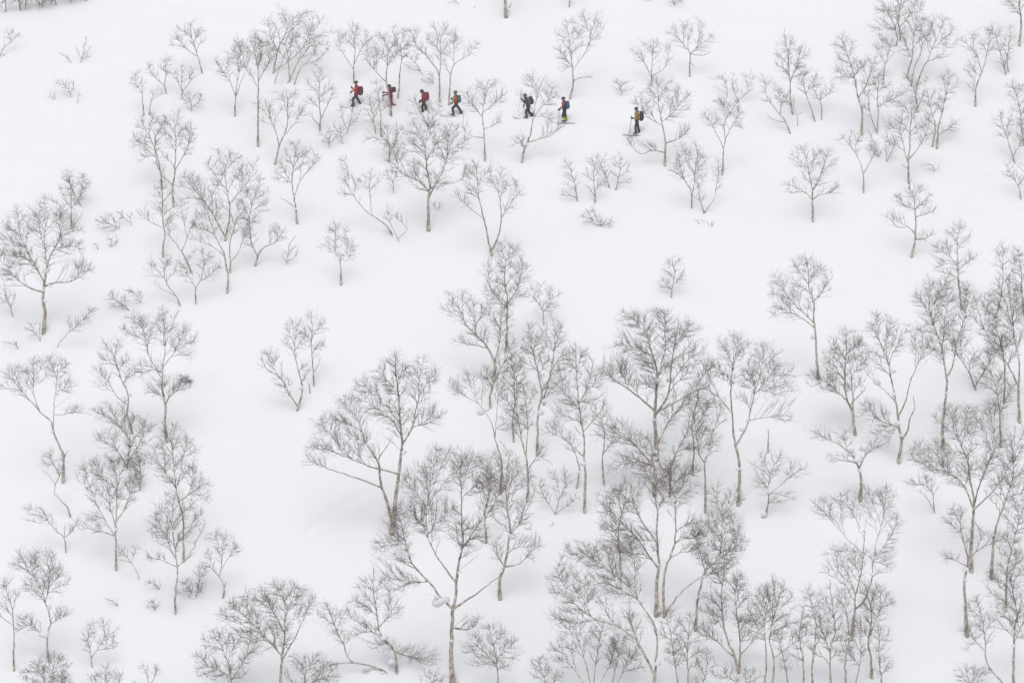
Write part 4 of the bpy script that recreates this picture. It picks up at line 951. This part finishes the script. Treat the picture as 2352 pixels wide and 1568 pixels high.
def gpts(s):
    return [ground_at(a, b)[:2] for a, b in parse(s)[0]]
TRACKS += [
    (gpts("770,246 830,243 905,254 975,259 1045,264 1130,268 1210,270 1300,281 1380,292 1470,309 1560,318 1660,322 1760,327 1860,332 1960,330"), 0.15, 0.28),
    (gpts("1222,478 1252,466 1280,456"), 0.07, 0.2),
    (gpts("1232,536 1250,556 1254,585 1244,612 1232,630"), 0.10, 0.28),
    (gpts("1910,690 1960,668 2030,645 2100,622 2180,590"), 0.06, 0.2),
    (gpts("1925,678 1990,650 2060,630"), 0.05, 0.18),
    (gpts("2040,715 2080,685 2110,660"), 0.06, 0.2),
    (gpts("706,1228 745,1196 790,1166 835,1140 868,1115"), 0.13, 0.25),
    (gpts("2180,392 2260,404 2352,420 2420,430"), 0.06, 0.2),
    (gpts("2250,520 2300,505 2352,485"), 0.06, 0.22),
    (gpts("1080,1000 1110,990 1150,975"), 0.06, 0.2),
    (gpts("1860,1340 1900,1325 1935,1310"), 0.05, 0.18),
    (gpts("2110,1530 2160,1512 2220,1500"), 0.05, 0.18),
]

def axis(lo, hi, step, far_lo, far_hi):
    a = list(np.arange(lo, hi + 1e-6, step))
    s, x = step, a[-1]
    while x < far_hi:
        s = min(s * 1.25, 14)
        x += s
        a.append(x)
    s, x = step, a[0]
    b = []
    while x > far_lo:
        s = min(s * 1.25, 14)
        x -= s
        b.append(x)
    return np.array(b[::-1] + a)

def build_slope():
    xs = axis(-41, 41, 0.25, -330, 330)
    ys = axis(197, 279, 0.23, -60, 440)
    X, Yg = np.meshgrid(xs, ys)
    Z = H0(X, Yg)
    for mx, my, r, h in MOUNDS:
        i0, i1 = np.searchsorted(ys, [my - 3.2 * r, my + 3.2 * r])
        j0, j1 = np.searchsorted(xs, [mx - 3.2 * r, mx + 3.2 * r])
        if i1 > i0 and j1 > j0:
            q = ((X[i0:i1, j0:j1] - mx) ** 2 + (Yg[i0:i1, j0:j1] - my) ** 2) / (r * r)
            Z[i0:i1, j0:j1] += h * np.exp(-q)
    for pts, dep, sig in TRACKS:
        best = np.full(Z.shape, 9.0)
        P = catmull([np.array([p[0], p[1], 0]) for p in pts], 0.5)[:, :2]
        for a, b in zip(P[:-1], P[1:]):
            lo, hi = np.minimum(a, b) - 1.6, np.maximum(a, b) + 1.6
            i0, i1 = np.searchsorted(ys, [lo[1], hi[1]])
            j0, j1 = np.searchsorted(xs, [lo[0], hi[0]])
            if i1 <= i0 or j1 <= j0:
                continue
            ab = b - a
            sx, sy = X[i0:i1, j0:j1] - a[0], Yg[i0:i1, j0:j1] - a[1]
            t = np.clip((sx * ab[0] + sy * ab[1]) / (ab.dot(ab) + 1e-9), 0, 1)
            dd = np.hypot(sx - t * ab[0], sy - t * ab[1])
            best[i0:i1, j0:j1] = np.minimum(best[i0:i1, j0:j1], dd)
        prof = -dep * np.exp(-(best / sig) ** 2) + 0.35 * dep * np.exp(-((best - 2.1 * sig) / (0.8 * sig)) ** 2)
        fade = 0.75 + 0.25 * np.sin(X * 1.7 + Yg * 0.9)
        Z += np.where(best < 5, prof * fade, 0)
    ny, nx = Z.shape
    V = np.stack([X, Yg, Z], axis=-1).reshape(-1, 3)
    i = np.arange(ny - 1)[:, None] * nx
    j = np.arange(nx - 1)[None, :]
    F = np.stack([i + j, i + j + 1, i + nx + j + 1, i + nx + j], axis=-1).reshape(-1, 4)
    o = link("snow_slope", mesh_np("snow_slope", V, F, SNOW))
    o["kind"] = "structure"
    o["label"] = "smooth white snow slope with faint ski tracks"
    return float(Z.min()), float(Z.max())
ZMIN, ZMAX = build_slope()

# ---------------------------------------------------------------- plant the trees
for n, row in enumerate(TREES + RIDGE):
    kind, label, stems, lobes, opt = row
    far = n >= len(TREES)
    build_tree(kind, label, stems, lobes, seed=n, group=("trees behind the ridge" if far else ("shrubs poking out of the snow" if kind == 's' else "bare birches on the snow slope")), **opt)
print("TREES", len(TREES), STAT)

# ---------------------------------------------------------------- skiers
def shell_capsule(V, F, p0, r0, p1, r1, sx=1.0, sy=1.0, seg=14, rings=5):
    """closed tapered capsule; sy widens it across the line of sight"""
    p0, p1 = np.array(p0, float), np.array(p1, float)
    ax = p1 - p0
    L = np.linalg.norm(ax)
    if L < 1e-6:
        ax, L = np.array([0, 0, 1.0]), 1e-6
    ax = ax / L
    side = np.array([0, 1.0, 0])
    if abs(ax.dot(side)) > 0.95:
        side = np.array([1.0, 0, 0])
    a = np.cross(side, ax); a /= np.linalg.norm(a)
    b = np.cross(ax, a)
    base = len(V)
    prof = []
    for k in range(1, rings + 1):
        t = math.pi / 2 * k / rings
        prof.append((p0 - ax * r0 * math.cos(t), r0 * math.sin(t)))
    for k in range(1, 4):
        t = k / 4
        prof.append((p0 + (p1 - p0) * t, r0 + (r1 - r0) * t))
    for k in range(0, rings):
        t = math.pi / 2 * k / rings
        prof.append((p1 + ax * r1 * math.sin(t), r1 * math.cos(t)))
    V.append(tuple(p0 - ax * r0))
    for c, r in prof:
        for s in range(seg):
            an = 2 * math.pi * s / seg
            V.append(tuple(c + a * (r * sx * math.cos(an)) + b * (r * sy * math.sin(an))))
    V.append(tuple(p1 + ax * r1))
    n = len(prof)
    for s in range(seg):
        F.append((base, base + 1 + (s + 1) % seg, base + 1 + s))
        for k in range(n - 1):
            q = base + 1 + k * seg
            F.append((q + s, q + (s + 1) % seg, q + seg + (s + 1) % seg, q + seg + s))
        q = base + 1 + (n - 1) * seg
        F.append((q + s, q + (s + 1) % seg, base + 1 + n * seg))

def py_mesh(name, V, F, mats, smooth=True):
    me = bpy.data.meshes.new(name)
    me.from_pydata([tuple(v) for v in V], [], F)
    for m in mats:
        me.materials.append(m)
    me.polygons.foreach_set("use_smooth", [smooth] * len(me.polygons))
    me.update()
    return me

def fused(name, V, F, mats, voxel):
    """one continuous skin over overlapping shells"""
    me = py_mesh(name + "_shells", V, F, mats)
    tmp = bpy.data.objects.new(name + "_tmp", me)
    COL.objects.link(tmp)
    md = tmp.modifiers.new("r", 'REMESH')
    md.mode = 'VOXEL'
    md.voxel_size = voxel
    md.use_smooth_shade = True
    sm = tmp.modifiers.new("s", 'SMOOTH')
    sm.iterations = 3
    sm.factor = 0.5
    dg = bpy.context.evaluated_depsgraph_get()
    new = bpy.data.meshes.new_from_object(tmp.evaluated_get(dg))
    new.name = name
    bpy.data.objects.remove(tmp)
    bpy.data.meshes.remove(me)
    new.materials.clear()
    for m in mats:
        new.materials.append(m)
    new.polygons.foreach_set("use_smooth", [True] * len(new.polygons))
    return new

SKIN = plain("skin", (0.55, 0.36, 0.27), 0.6, 0.08)
BLACK = plain("black_cloth", (0.022, 0.022, 0.026), 0.8)
RUBBER = plain("black_shell", (0.02, 0.02, 0.022), 0.45, spec=0.5)
METAL = plain("grey_metal", (0.25, 0.25, 0.27), 0.4, 0.05, spec=0.6)
LENS = plain("goggle_lens", (0.03, 0.03, 0.04), 0.15, 0.05, spec=0.8)
SKIBASE = plain("ski_top", (0.09, 0.09, 0.10), 0.45, 0.2)

def rounded_slab(cx, cz, w, h, depth, tilt, y, n=14, p=3.2):
    """soft box: w front to back, h tall, depth across, tilted in the side view"""
    V, F = [], []
    ys = [-1, -0.93, -0.7, -0.35, 0, 0.35, 0.7, 0.93, 1]
    sc = [0.55, 0.82, 0.95, 1, 1, 1, 0.95, 0.82, 0.55]
    seg = 2 * n
    ct, stt = math.cos(tilt), math.sin(tilt)
    for yy, s in zip(ys, sc):
        for k in range(seg):
            an = 2 * math.pi * k / seg
            c, q = math.cos(an), math.sin(an)
            ex = math.copysign(abs(c) ** (2 / p), c) * w / 2 * s
            ez = math.copysign(abs(q) ** (2 / p), q) * h / 2 * (0.5 + 0.5 * s)
            ex *= 1.0 + 0.10 * math.sin(ez / h * 7.0)
            V.append((cx + ex * ct - ez * stt, y + yy * depth / 2, cz + ex * stt + ez * ct))
    for i in range(len(ys) - 1):
        for k in range(seg):
            k2 = (k + 1) % seg
            F.append((i * seg + k, i * seg + k2, (i + 1) * seg + k2, (i + 1) * seg + k))
    F.append(tuple(range(seg - 1, -1, -1)))
    F.append(tuple((len(ys) - 1) * seg + k for k in range(seg)))
    return V, F

def tube_part(name, pts, rad, m, parent, sides=8):
    P = np.array(pts, float)[None]
    R = np.array(rad if hasattr(rad, "__len__") else [rad] * len(pts), float)[None]
    V, F, _ = tubes(P, R, sides)
    k = len(pts)
    F = [tuple(f) for f in F] + [tuple(range(sides - 1, -1, -1)), tuple((k - 1) * sides + q for q in range(sides))]
    return link(name, py_mesh(name, V, F, [m]), parent)

def skier(sk):
    ox, oy = sk["crop"]                                   # corner of the zoomed piece, source pixels
    def dpx(t):                                           # piece units -> reading frame
        return ((ox + t[0] / 17.42) * W / 2500.0, (oy + t[1] / 17.42) * W / 2500.0)
    foot = dpx(sk["foot"])
    B = ground_at(*foot)
    sunk = tuple(B - np.array([0, 0, 0.09]))             # boots sink into the powder
    Y = B[1]
    who = sk["who"]
    def pt(t, y=0.0):
        a, b = dpx(t)
        p = np.array(on_plane(a, b, Y)) - B
        return np.array([p[0], y, p[2]])
    jacket = plain("jacket_" + sk["key"], tuple(c * 0.85 for c in sk["jacket"]), 0.75, 0.25, 9)
    yoke = plain("jacket_yoke_" + sk["key"], tuple(c * 0.85 for c in sk.get("yoke", sk["jacket"])), 0.75, 0.25, 9)
    trousers = plain("trousers_" + sk["key"], sk["pants"], 0.8, 0.15, 14)
    gaiter = plain("gaiter_" + sk["key"], sk.get("gaiter", sk["pants"]), 0.7, 0.1, 14)
    root = link("person", None, loc=sunk)
    tag(root, sk["label"], "person", "line of ski tourers")
    near, far = -0.17, 0.17
    J = {}
    J["head"] = pt(sk["head"])
    J["neck"] = pt(sk["neck"])
    J["chest"] = pt(sk["chest"])
    J["hip"] = pt(sk["hip"])
    bones = []     # (a, ra, b, rb, sy, material)
    def bone(a, ra, b, rb, sy, m):
        bones.append((np.array(a), ra, np.array(b), rb, sy, m))
    fwd = np.array([-1.0, 0, 0])
    # head with face, nose, jaw and ears
    hd = J["head"]
    bone(hd + [0, 0, 0.02], 0.098, hd + [-0.02, 0, -0.05], 0.082, 0.9, 3)
    bone(hd + [-0.085, 0, -0.015], 0.02, hd + [-0.108, 0, -0.045], 0.022, 1, 3)
    bone(hd + [-0.05, 0, -0.095], 0.045, hd + [-0.075, 0, -0.10], 0.035, 1, 3)
    bone(hd + [0.01, -0.095, -0.03], 0.02, hd + [0.015, -0.1, 0.0], 0.022, 1, 3)
    bone(hd + [0.01, 0.095, -0.03], 0.02, hd + [0.015, 0.1, 0.0], 0.022, 1, 3)
    bone(hd + [0.02, 0, -0.08], 0.065, J["neck"], 0.085, 1, 1)
    bone(J["neck"], 0.10, J["chest"], 0.150, 1.25, 1)
    bone(J["chest"], 0.150, J["hip"] + (J["chest"] - J["hip"]) * 0.35, 0.135, 1.30, 0)
    bone(J["hip"] + (J["chest"] - J["hip"]) * 0.42, 0.140, J["hip"] + [0, 0, -0.02], 0.150, 1.22, 0)
    bone(J["hip"] + [0, 0, -0.03], 0.142, J["hip"] + [0, 0, -0.10], 0.135, 1.2, 2)
    hands = []
    for side, arm in ((near, sk["arm"]), (far, sk["arm2"])):
        sh = J["neck"] * 0.62 + J["chest"] * 0.38 + np.array([0, side * 1.12, 0])
        el = pt(arm[0], side * 1.5)
        ha = pt(arm[1], side * 1.25)
        bone(sh, 0.082, el, 0.062, 1, 1 if sk.get("yoke") else 0)
        bone(el, 0.060, ha + (el - ha) * 0.12, 0.045, 1, 0)
        hands.append((ha, (ha - el) / (np.linalg.norm(ha - el) + 1e-9)))
    feet = []
    for side, leg in ((near, sk["leg"]), (far, sk["leg2"])):
        h = J["hip"] + np.array([0, side * 0.58, -0.08])
        k = pt(leg[0], side * 0.75)
        a = pt(leg[1], side * 0.7)
        bone(h, 0.118, k, 0.086, 1, 2)
        bone(k, 0.088, k + (a - k) * 0.55, 0.083, 1, 2)
        bone(k + (a - k) * 0.55, 0.083, a, 0.078, 1, 4)
        feet.append(a)
    V, F = [], []
    for a, ra, b, rb, sy, m in bones:
        shell_capsule(V, F, a, ra, b, rb, 1.0, sy)
    me = fused("body", V, F, [jacket, yoke, trousers, SKIN, gaiter], 0.023)
    nf = len(me.polygons)
    cen = np.empty(nf * 3)
    me.polygons.foreach_get("center", cen)
    cen = cen.reshape(-1, 3)
    best = np.full(nf, 1e9)
    idx = np.zeros(nf, int)
    for a, ra, b, rb, sy, m in bones:
        ab = b - a
        t = np.clip((cen - a).dot(ab) / (ab.dot(ab) + 1e-9), 0, 1)
        dist = np.linalg.norm((cen - a - t[:, None] * ab) * np.array([1, 1 / sy, 1]), axis=1) - (ra + (rb - ra) * t)
        s = dist < best
        best[s] = dist[s]
        idx[s] = m
    me.polygons.foreach_set("material_index", idx.astype(np.int32))
    link("body", me, root)
    # helmet, goggles
    V, F = [], []
    hc = hd + np.array([0.012, 0, 0.045])
    seg, rings = 20, 8
    for i in range(rings + 1):
        th = (math.pi * 0.60) * i / rings
        for s in range(seg):
            an = 2 * math.pi * s / seg
            low = 0.0
            x = math.sin(th) * math.cos(an)
            z = math.cos(th)
            if x < -0.5 and z < 0.1:
                z = 0.1
            V.append((hc[0] + 0.135 * x, hc[1] + 0.115 * math.sin(th) * math.sin(an), hc[2] + 0.118 * z))
    for i in range(rings):
        for s in range(seg):
            F.append((i * seg + s, i * seg + (s + 1) % seg, (i + 1) * seg + (s + 1) % seg, (i + 1) * seg + s))
    hm = plain("helmet_" + sk["key"], sk["helmet"], 0.5, 0.2, 20, spec=0.4)
    helmet = link("hood" if sk.get("hood") else "helmet", py_mesh("helmet", V, F, [hm]), root)
    so = helmet.modifiers.new("thick", 'SOLIDIFY')
    so.thickness = 0.012
    if sk.get("brim"):
        V, F = rounded_slab(hc[0] - 0.155, hc[2] + 0.015, 0.10, 0.03, 0.18, -0.12, 0, n=6)
        link("brim", py_mesh("brim", V, F, [hm]), helmet)
    arc = [(hd[0] + 0.0 - 0.112 * math.cos(a), 0.118 * math.sin(a), hd[2] + 0.012) for a in np.linspace(-1.1, 1.1, 9)]
    tube_part("goggles", arc, [0.018] + [0.034] * 7 + [0.018], LENS, helmet, 10)
    # gloves: palm, thumb and four curled fingers closed on the pole
    gm = plain("glove_" + sk["key"], sk.get("glove", (0.02, 0.02, 0.022)), 0.8)
    for (ha, dr), side in zip(hands, (-1, 1)):
        V, F = [], []
        tip = ha + dr * 0.07
        shell_capsule(V, F, ha - dr * 0.04, 0.052, tip, 0.046, 1, 0.8, 10, 3)
        acr = np.cross(dr, [0, 1.0, 0])
        acr /= np.linalg.norm(acr) + 1e-9
        for q, ln in zip((-0.036, -0.012, 0.012, 0.036), (0.034, 0.044, 0.047, 0.040)):
            k0 = tip + acr * q
            k1 = k0 + dr * ln + np.array([0, -side * 0.012, 0])
            k2 = k1 + dr * 0.004 + np.array([0, -side * 0.036, 0])
            shell_capsule(V, F, k0, 0.015, k1, 0.014, 1, 1, 8, 2)
            shell_capsule(V, F, k1, 0.014, k2, 0.012, 1, 1, 8, 2)
        th0 = ha + acr * 0.04
        shell_capsule(V, F, th0, 0.018, th0 + acr * 0.03 + dr * 0.04 + np.array([0, -side * 0.02, 0]), 0.014, 1, 1, 8, 2)
        link("glove", py_mesh("glove", V, F, [gm]), root)
    # boots
    for a in feet:
        V, F = [], []
        shell_capsule(V, F, a + [0.01, 0, 0.07], 0.082, a + [0.0, 0, -0.07], 0.072, 1, 0.85, 12, 3)
        shell_capsule(V, F, a + [0.03, 0, -0.09], 0.062, a + [-0.16, 0, -0.10], 0.052, 1, 0.9, 12, 3)
        link("boot", fused("boot", V, F, [RUBBER], 0.016), root)
    # backpack
    bp = sk["pack"]
    c = pt(bp[0])
    s_m = m_per_px(Y) * (W / 2500.0) / 17.42
    w, h = bp[1] * s_m, bp[2] * s_m
    tilt = math.radians(bp[3])
    pm = plain("pack_" + sk["key"], sk["packcol"], 0.75, 0.2, 12)
    pr = link("backpack", None, loc=sunk)
    tag(pr, sk["packlabel"], "backpack", "backpacks of the ski tourers")
    V, F = rounded_slab(c[0], c[2], w, h, 0.31, tilt, 0)
    link("pack_body", py_mesh("pack_body", V, F, [pm]), pr)
    tz = np.array([-math.sin(tilt), 0, math.cos(tilt)])
    tx = np.array([math.cos(tilt), 0, math.sin(tilt)])
    lc = c + tz * h * 0.47 - tx * w * 0.02
    V, F = rounded_slab(lc[0], lc[2], w * 0.92, h * 0.17, 0.28, tilt, 0, n=8)
    link("pack_lid", py_mesh("pack_lid", V, F, [pm]), pr)
    pc = c + tx * w * 0.46 - tz * h * 0.12
    V, F = rounded_slab(pc[0], pc[2], w * 0.28, h * 0.5, 0.22, tilt, 0, n=8)
    link("pack_pocket", py_mesh("pack_pocket", V, F, [pm]), pr)
    for side in (-1, 1):
        y = side * 0.125
        a0 = c + tz * h * 0.36 - tx * w * 0.4
        a1 = J["neck"] * 0.75 + J["chest"] * 0.25 + np.array([0.0, 0, 0.105])
        a2 = J["chest"] + fwd * 0.165
        a3 = c - tz * h * 0.3 - tx * w * 0.45
        for q in (a0, a1, a2, a3):
            q[1] = y
        a2[1] = side * 0.15
        a3[1] = side * 0.19
        mid = (a2 + a3) / 2
        mid[1] = side * 0.205
        tube_part("shoulder_strap", catmull([a0, a1, a2, mid, a3], 0.06), 0.016, BLACK, pr, 6)
    belt = J["hip"] + np.array([0, 0, 0.05])
    tube_part("hip_belt", [belt + np.array([0.17 * math.cos(a), 0.21 * math.sin(a), 0.03 * math.cos(a)]) for a in np.linspace(-2.9, 2.9, 16)], 0.02, BLACK, pr, 6)
    # skis
    for k, a in enumerate(feet):
        sr = link("ski", None, loc=sunk)
        tag(sr, ("near " if k == 0 else "far ") + "ski worn by the skier in " + who, "ski", "skis of the ski tourers")
        y = a[1]
        z0 = a[2] - 0.25
        ang = math.radians(sk.get("skitilt", (0, 0))[k])
        V, F = [], []
        n = 26
        for i in range(n + 1):
            u = i / n
            xx = -0.98 + 1.72 * u
            lift = 0.16 * max(0, (0.17 - u) / 0.17) ** 2 + 0.04 * max(0, (u - 0.94) / 0.06) ** 2
            wd = 0.052 - 0.010 * math.sin(math.pi * u)
            if u < 0.08:
                wd *= max(0.15, (u / 0.08) ** 0.5)
            px = a[0] + xx * math.cos(ang) - (lift) * math.sin(ang)
            pz = z0 + xx * math.sin(ang) + lift * math.cos(ang)
            for yy, zz in ((-wd, 0), (wd, 0), (wd, 0.022), (-wd, 0.022)):
                V.append((px, y + yy, pz + zz))
        for i in range(n):
            for q in range(4):
                F.append((i * 4 + q, i * 4 + (q + 1) % 4, (i + 1) * 4 + (q + 1) % 4, (i + 1) * 4 + q))
        F += [(3, 2, 1, 0), (n * 4, n * 4 + 1, n * 4 + 2, n * 4 + 3)]
        link("ski_blade", py_mesh("ski_blade", V, F, [SKIBASE], False), sr)
        for dx in (-0.16, 0.08):
            V, F = rounded_slab(a[0] + dx, z0 + 0.04, 0.10, 0.05, 0.09, ang, y, n=6)
            link("binding", py_mesh("binding", V, F, [METAL]), sr)
    # poles
    for k, ((ha, dr), pl) in enumerate(zip(hands, sk["poles"])):
        top, low = pt(pl[0]), pt(pl[1])
        yk = ha[1]
        top[1], low[1] = yk, yk * 1.5
        ax = (low - top) / (np.linalg.norm(low - top) + 1e-9)
        off = ha + dr * 0.075 - (top + ax * 0.07)      # bring the grip into the hand
        top, low = top + off, low + off
        pr2 = link("ski_pole", None, loc=sunk)
        tag(pr2, ("near " if k == 0 else "far ") + "ski pole held by the skier in " + who, "ski pole", "poles of the ski tourers")
        tube_part("shaft", [top, low], 0.0095, METAL, pr2, 8)
        tube_part("grip", [top - ax * 0.03, top, top + ax * 0.12, top + ax * 0.14], [0.014, 0.02, 0.017, 0.012], RUBBER, pr2, 8)
        bk = low - ax * 0.07
        e1 = np.cross(ax, [0, 1.0, 0]); e1 /= np.linalg.norm(e1) + 1e-9
        e2 = np.cross(ax, e1)
        tube_part("basket", [bk + 0.05 * (e1 * math.cos(t) + e2 * math.sin(t)) for t in np.linspace(0, 6.28, 13)], 0.008, RUBBER, pr2, 6)

SKIERS = [
 dict(key="red", crop=(820, 180), foot=(900, 1345), who="red leading the line", label="leading skier in bright red jacket and dark blue trousers, head up",
      head=(850, 350), neck=(870, 450), chest=(885, 570), hip=(860, 840), arm=((800, 665), (700, 545)), arm2=((800, 640), (660, 730)),
      leg=((720, 1030), (745, 1245)), leg2=((955, 1080), (1050, 1265)), pack=((1050, 690), 195, 370, -6),
      poles=(((690, 520), (720, 1330)), ((670, 690), (600, 1330))), jacket=(0.66, 0.05, 0.05), pants=(0.030, 0.045, 0.075), helmet=(0.022, 0.03, 0.03),
      packcol=(0.12, 0.03, 0.035), packlabel="maroon backpack on the leading skier in bright red", brim=True, skitilt=(-3, -2)),
 dict(key="crimson", crop=(920, 190), foot=(640, 1290), who="crimson behind the pale trunk", label="second skier in crimson jacket and red trousers behind a pale birch trunk",
      head=(520, 330), neck=(560, 400), chest=(590, 500), hip=(590, 760), arm=((480, 640), (310, 690)), arm2=((470, 600), (300, 580)),
      leg=((560, 1020), (600, 1210)), leg2=((620, 1040), (770, 1170)), pack=((720, 460), 170, 220, -8),
      poles=(((290, 640), (290, 1240)), ((300, 540), (330, 1240))), jacket=(0.33, 0.03, 0.055), pants=(0.30, 0.022, 0.05), helmet=(0.025, 0.035, 0.03),
      packcol=(0.055, 0.045, 0.085), packlabel="small dark purple backpack on the second skier in crimson", skitilt=(0, -2)),
 dict(key="darkred", crop=(1000, 200), foot=(610, 1275), who="dark red bending forward", label="third skier in dull red jacket bending forward, head bowed",
      head=(515, 370), neck=(575, 430), chest=(610, 540), hip=(600, 790), arm=((540, 700), (465, 780)), arm2=((530, 690), (450, 760)),
      leg=((530, 1000), (560, 1180)), leg2=((710, 1050), (660, 1190)), pack=((715, 575), 215, 360, -4),
      poles=(((450, 740), (420, 1230)), ((440, 730), (500, 1230))), jacket=(0.36, 0.045, 0.065), pants=(0.028, 0.030, 0.033), helmet=(0.025, 0.025, 0.03),
      packcol=(0.28, 0.03, 0.035), packlabel="large red backpack on the third skier bending forward", skitilt=(-2, 2)),
 dict(key="orange", crop=(1075, 205), foot=(720, 1270), who="orange with grey helmet", label="fourth skier in orange jacket, grey helmet and dark trousers, mid stride",
      head=(645, 330), neck=(655, 420), chest=(645, 540), hip=(675, 790), arm=((585, 660), (505, 585)), arm2=((570, 690), (490, 770)),
      leg=((520, 970), (555, 1180)), leg2=((800, 1000), (895, 1170)), pack=((795, 595), 165, 320, 4),
      poles=(((490, 560), (360, 920)), ((480, 740), (520, 1240))), jacket=(0.50, 0.13, 0.04), yoke=(0.58, 0.17, 0.05), pants=(0.040, 0.045, 0.042), helmet=(0.10, 0.105, 0.115),
      packcol=(0.075, 0.16, 0.22), packlabel="teal blue backpack on the fourth skier in orange", skitilt=(-3, -6)),
 dict(key="navy", crop=(1250, 210), foot=(700, 1300), who="hooded navy with one arm raised", label="fifth skier in hooded navy jacket with one arm raised, half behind twigs",
      head=(550, 370), neck=(590, 455), chest=(620, 560), hip=(690, 800), arm=((490, 610), (415, 510)), arm2=((530, 690), (500, 800)),
      leg=((600, 1020), (620, 1215)), leg2=((720, 1070), (880, 1180)), pack=((815, 570), 175, 330, 14),
      poles=(((400, 500), (265, 1080)), ((500, 770), (560, 1240))), jacket=(0.055, 0.060, 0.105), pants=(0.032, 0.035, 0.05), helmet=(0.075, 0.08, 0.13), hood=True,
      packcol=(0.035, 0.037, 0.033), packlabel="black backpack on the fifth skier in hooded navy", skitilt=(-6, -4)),
 dict(key="blue", crop=(1340, 220), foot=(680, 1310), who="dark jacket with yellow gaiters", label="sixth skier in dark jacket with red shoulders and bright yellow gaiters",
      head=(610, 335), neck=(645, 420), chest=(650, 530), hip=(665, 780), arm=((560, 660), (440, 755)), arm2=((570, 660), (470, 770)),
      leg=((590, 1010), (660, 1200)), leg2=((700, 1000), (735, 1200)), pack=((800, 590), 150, 330, 2),
      poles=(((430, 730), (410, 1310)), ((500, 740), (520, 1300))), jacket=(0.045, 0.040, 0.055), yoke=(0.48, 0.07, 0.07), pants=(0.032, 0.033, 0.04), gaiter=(0.62, 0.66, 0.04), helmet=(0.03, 0.03, 0.034),
      packcol=(0.05, 0.12, 0.25), packlabel="bright blue backpack on the sixth skier with yellow gaiters", skitilt=(0, 0)),
 dict(key="mustard", crop=(1520, 245), foot=(640, 1385), who="mustard yellow at the end of the line", label="last skier in mustard yellow jacket standing beside the large birch",
      head=(580, 330), neck=(620, 420), chest=(615, 550), hip=(610, 820), arm=((510, 725), (415, 680)), arm2=((520, 740), (430, 720)),
      leg=((545, 1060), (560, 1290)), leg2=((665, 1080), (705, 1290)), pack=((800, 630), 180, 400, -4),
      poles=(((440, 500), (330, 1250)), ((470, 560), (400, 1280))), jacket=(0.50, 0.32, 0.04), pants=(0.035, 0.036, 0.045), helmet=(0.055, 0.085, 0.07),
      packcol=(0.030, 0.030, 0.036), packlabel="tall black backpack on the last skier in mustard yellow", skitilt=(0, 0)),
]
for sk in SKIERS:
    skier(sk)

# ---------------------------------------------------------------- falling snow haze
def haze():
    x0, x1, y0, y1, z0, z1 = -420, 420, -120, 520, ZMIN - 1.0, max(ZMAX, 0) + 8.0
    V = [(x, y, z) for z in (z0, z1) for y in (y0, y1) for x in (x0, x1)]
    F = [(0, 2, 3, 1), (4, 5, 7, 6), (0, 1, 5, 4), (2, 6, 7, 3), (0, 4, 6, 2), (1, 3, 7, 5)]
    m = bpy.data.materials.new("haze")
    m.use_nodes = True
    nt = m.node_tree
    nt.nodes.clear()
    o = nt.nodes.new("ShaderNodeOutputMaterial")
    v = nt.nodes.new("ShaderNodeVolumePrincipled")
    v.inputs["Color"].default_value = (0.93, 0.94, 0.97, 1)
    v.inputs["Density"].default_value = HAZE_DENSITY
    v.inputs["Anisotropy"].default_value = 0.2
    nt.links.new(v.outputs[0], o.inputs["Volume"])
    h = link("haze", py_mesh("haze", V, F, [m], False))
    h["kind"] = "stuff"
    h["label"] = "thin white snowy air over the whole slope"
HAZE_DENSITY = 0.0006
haze()
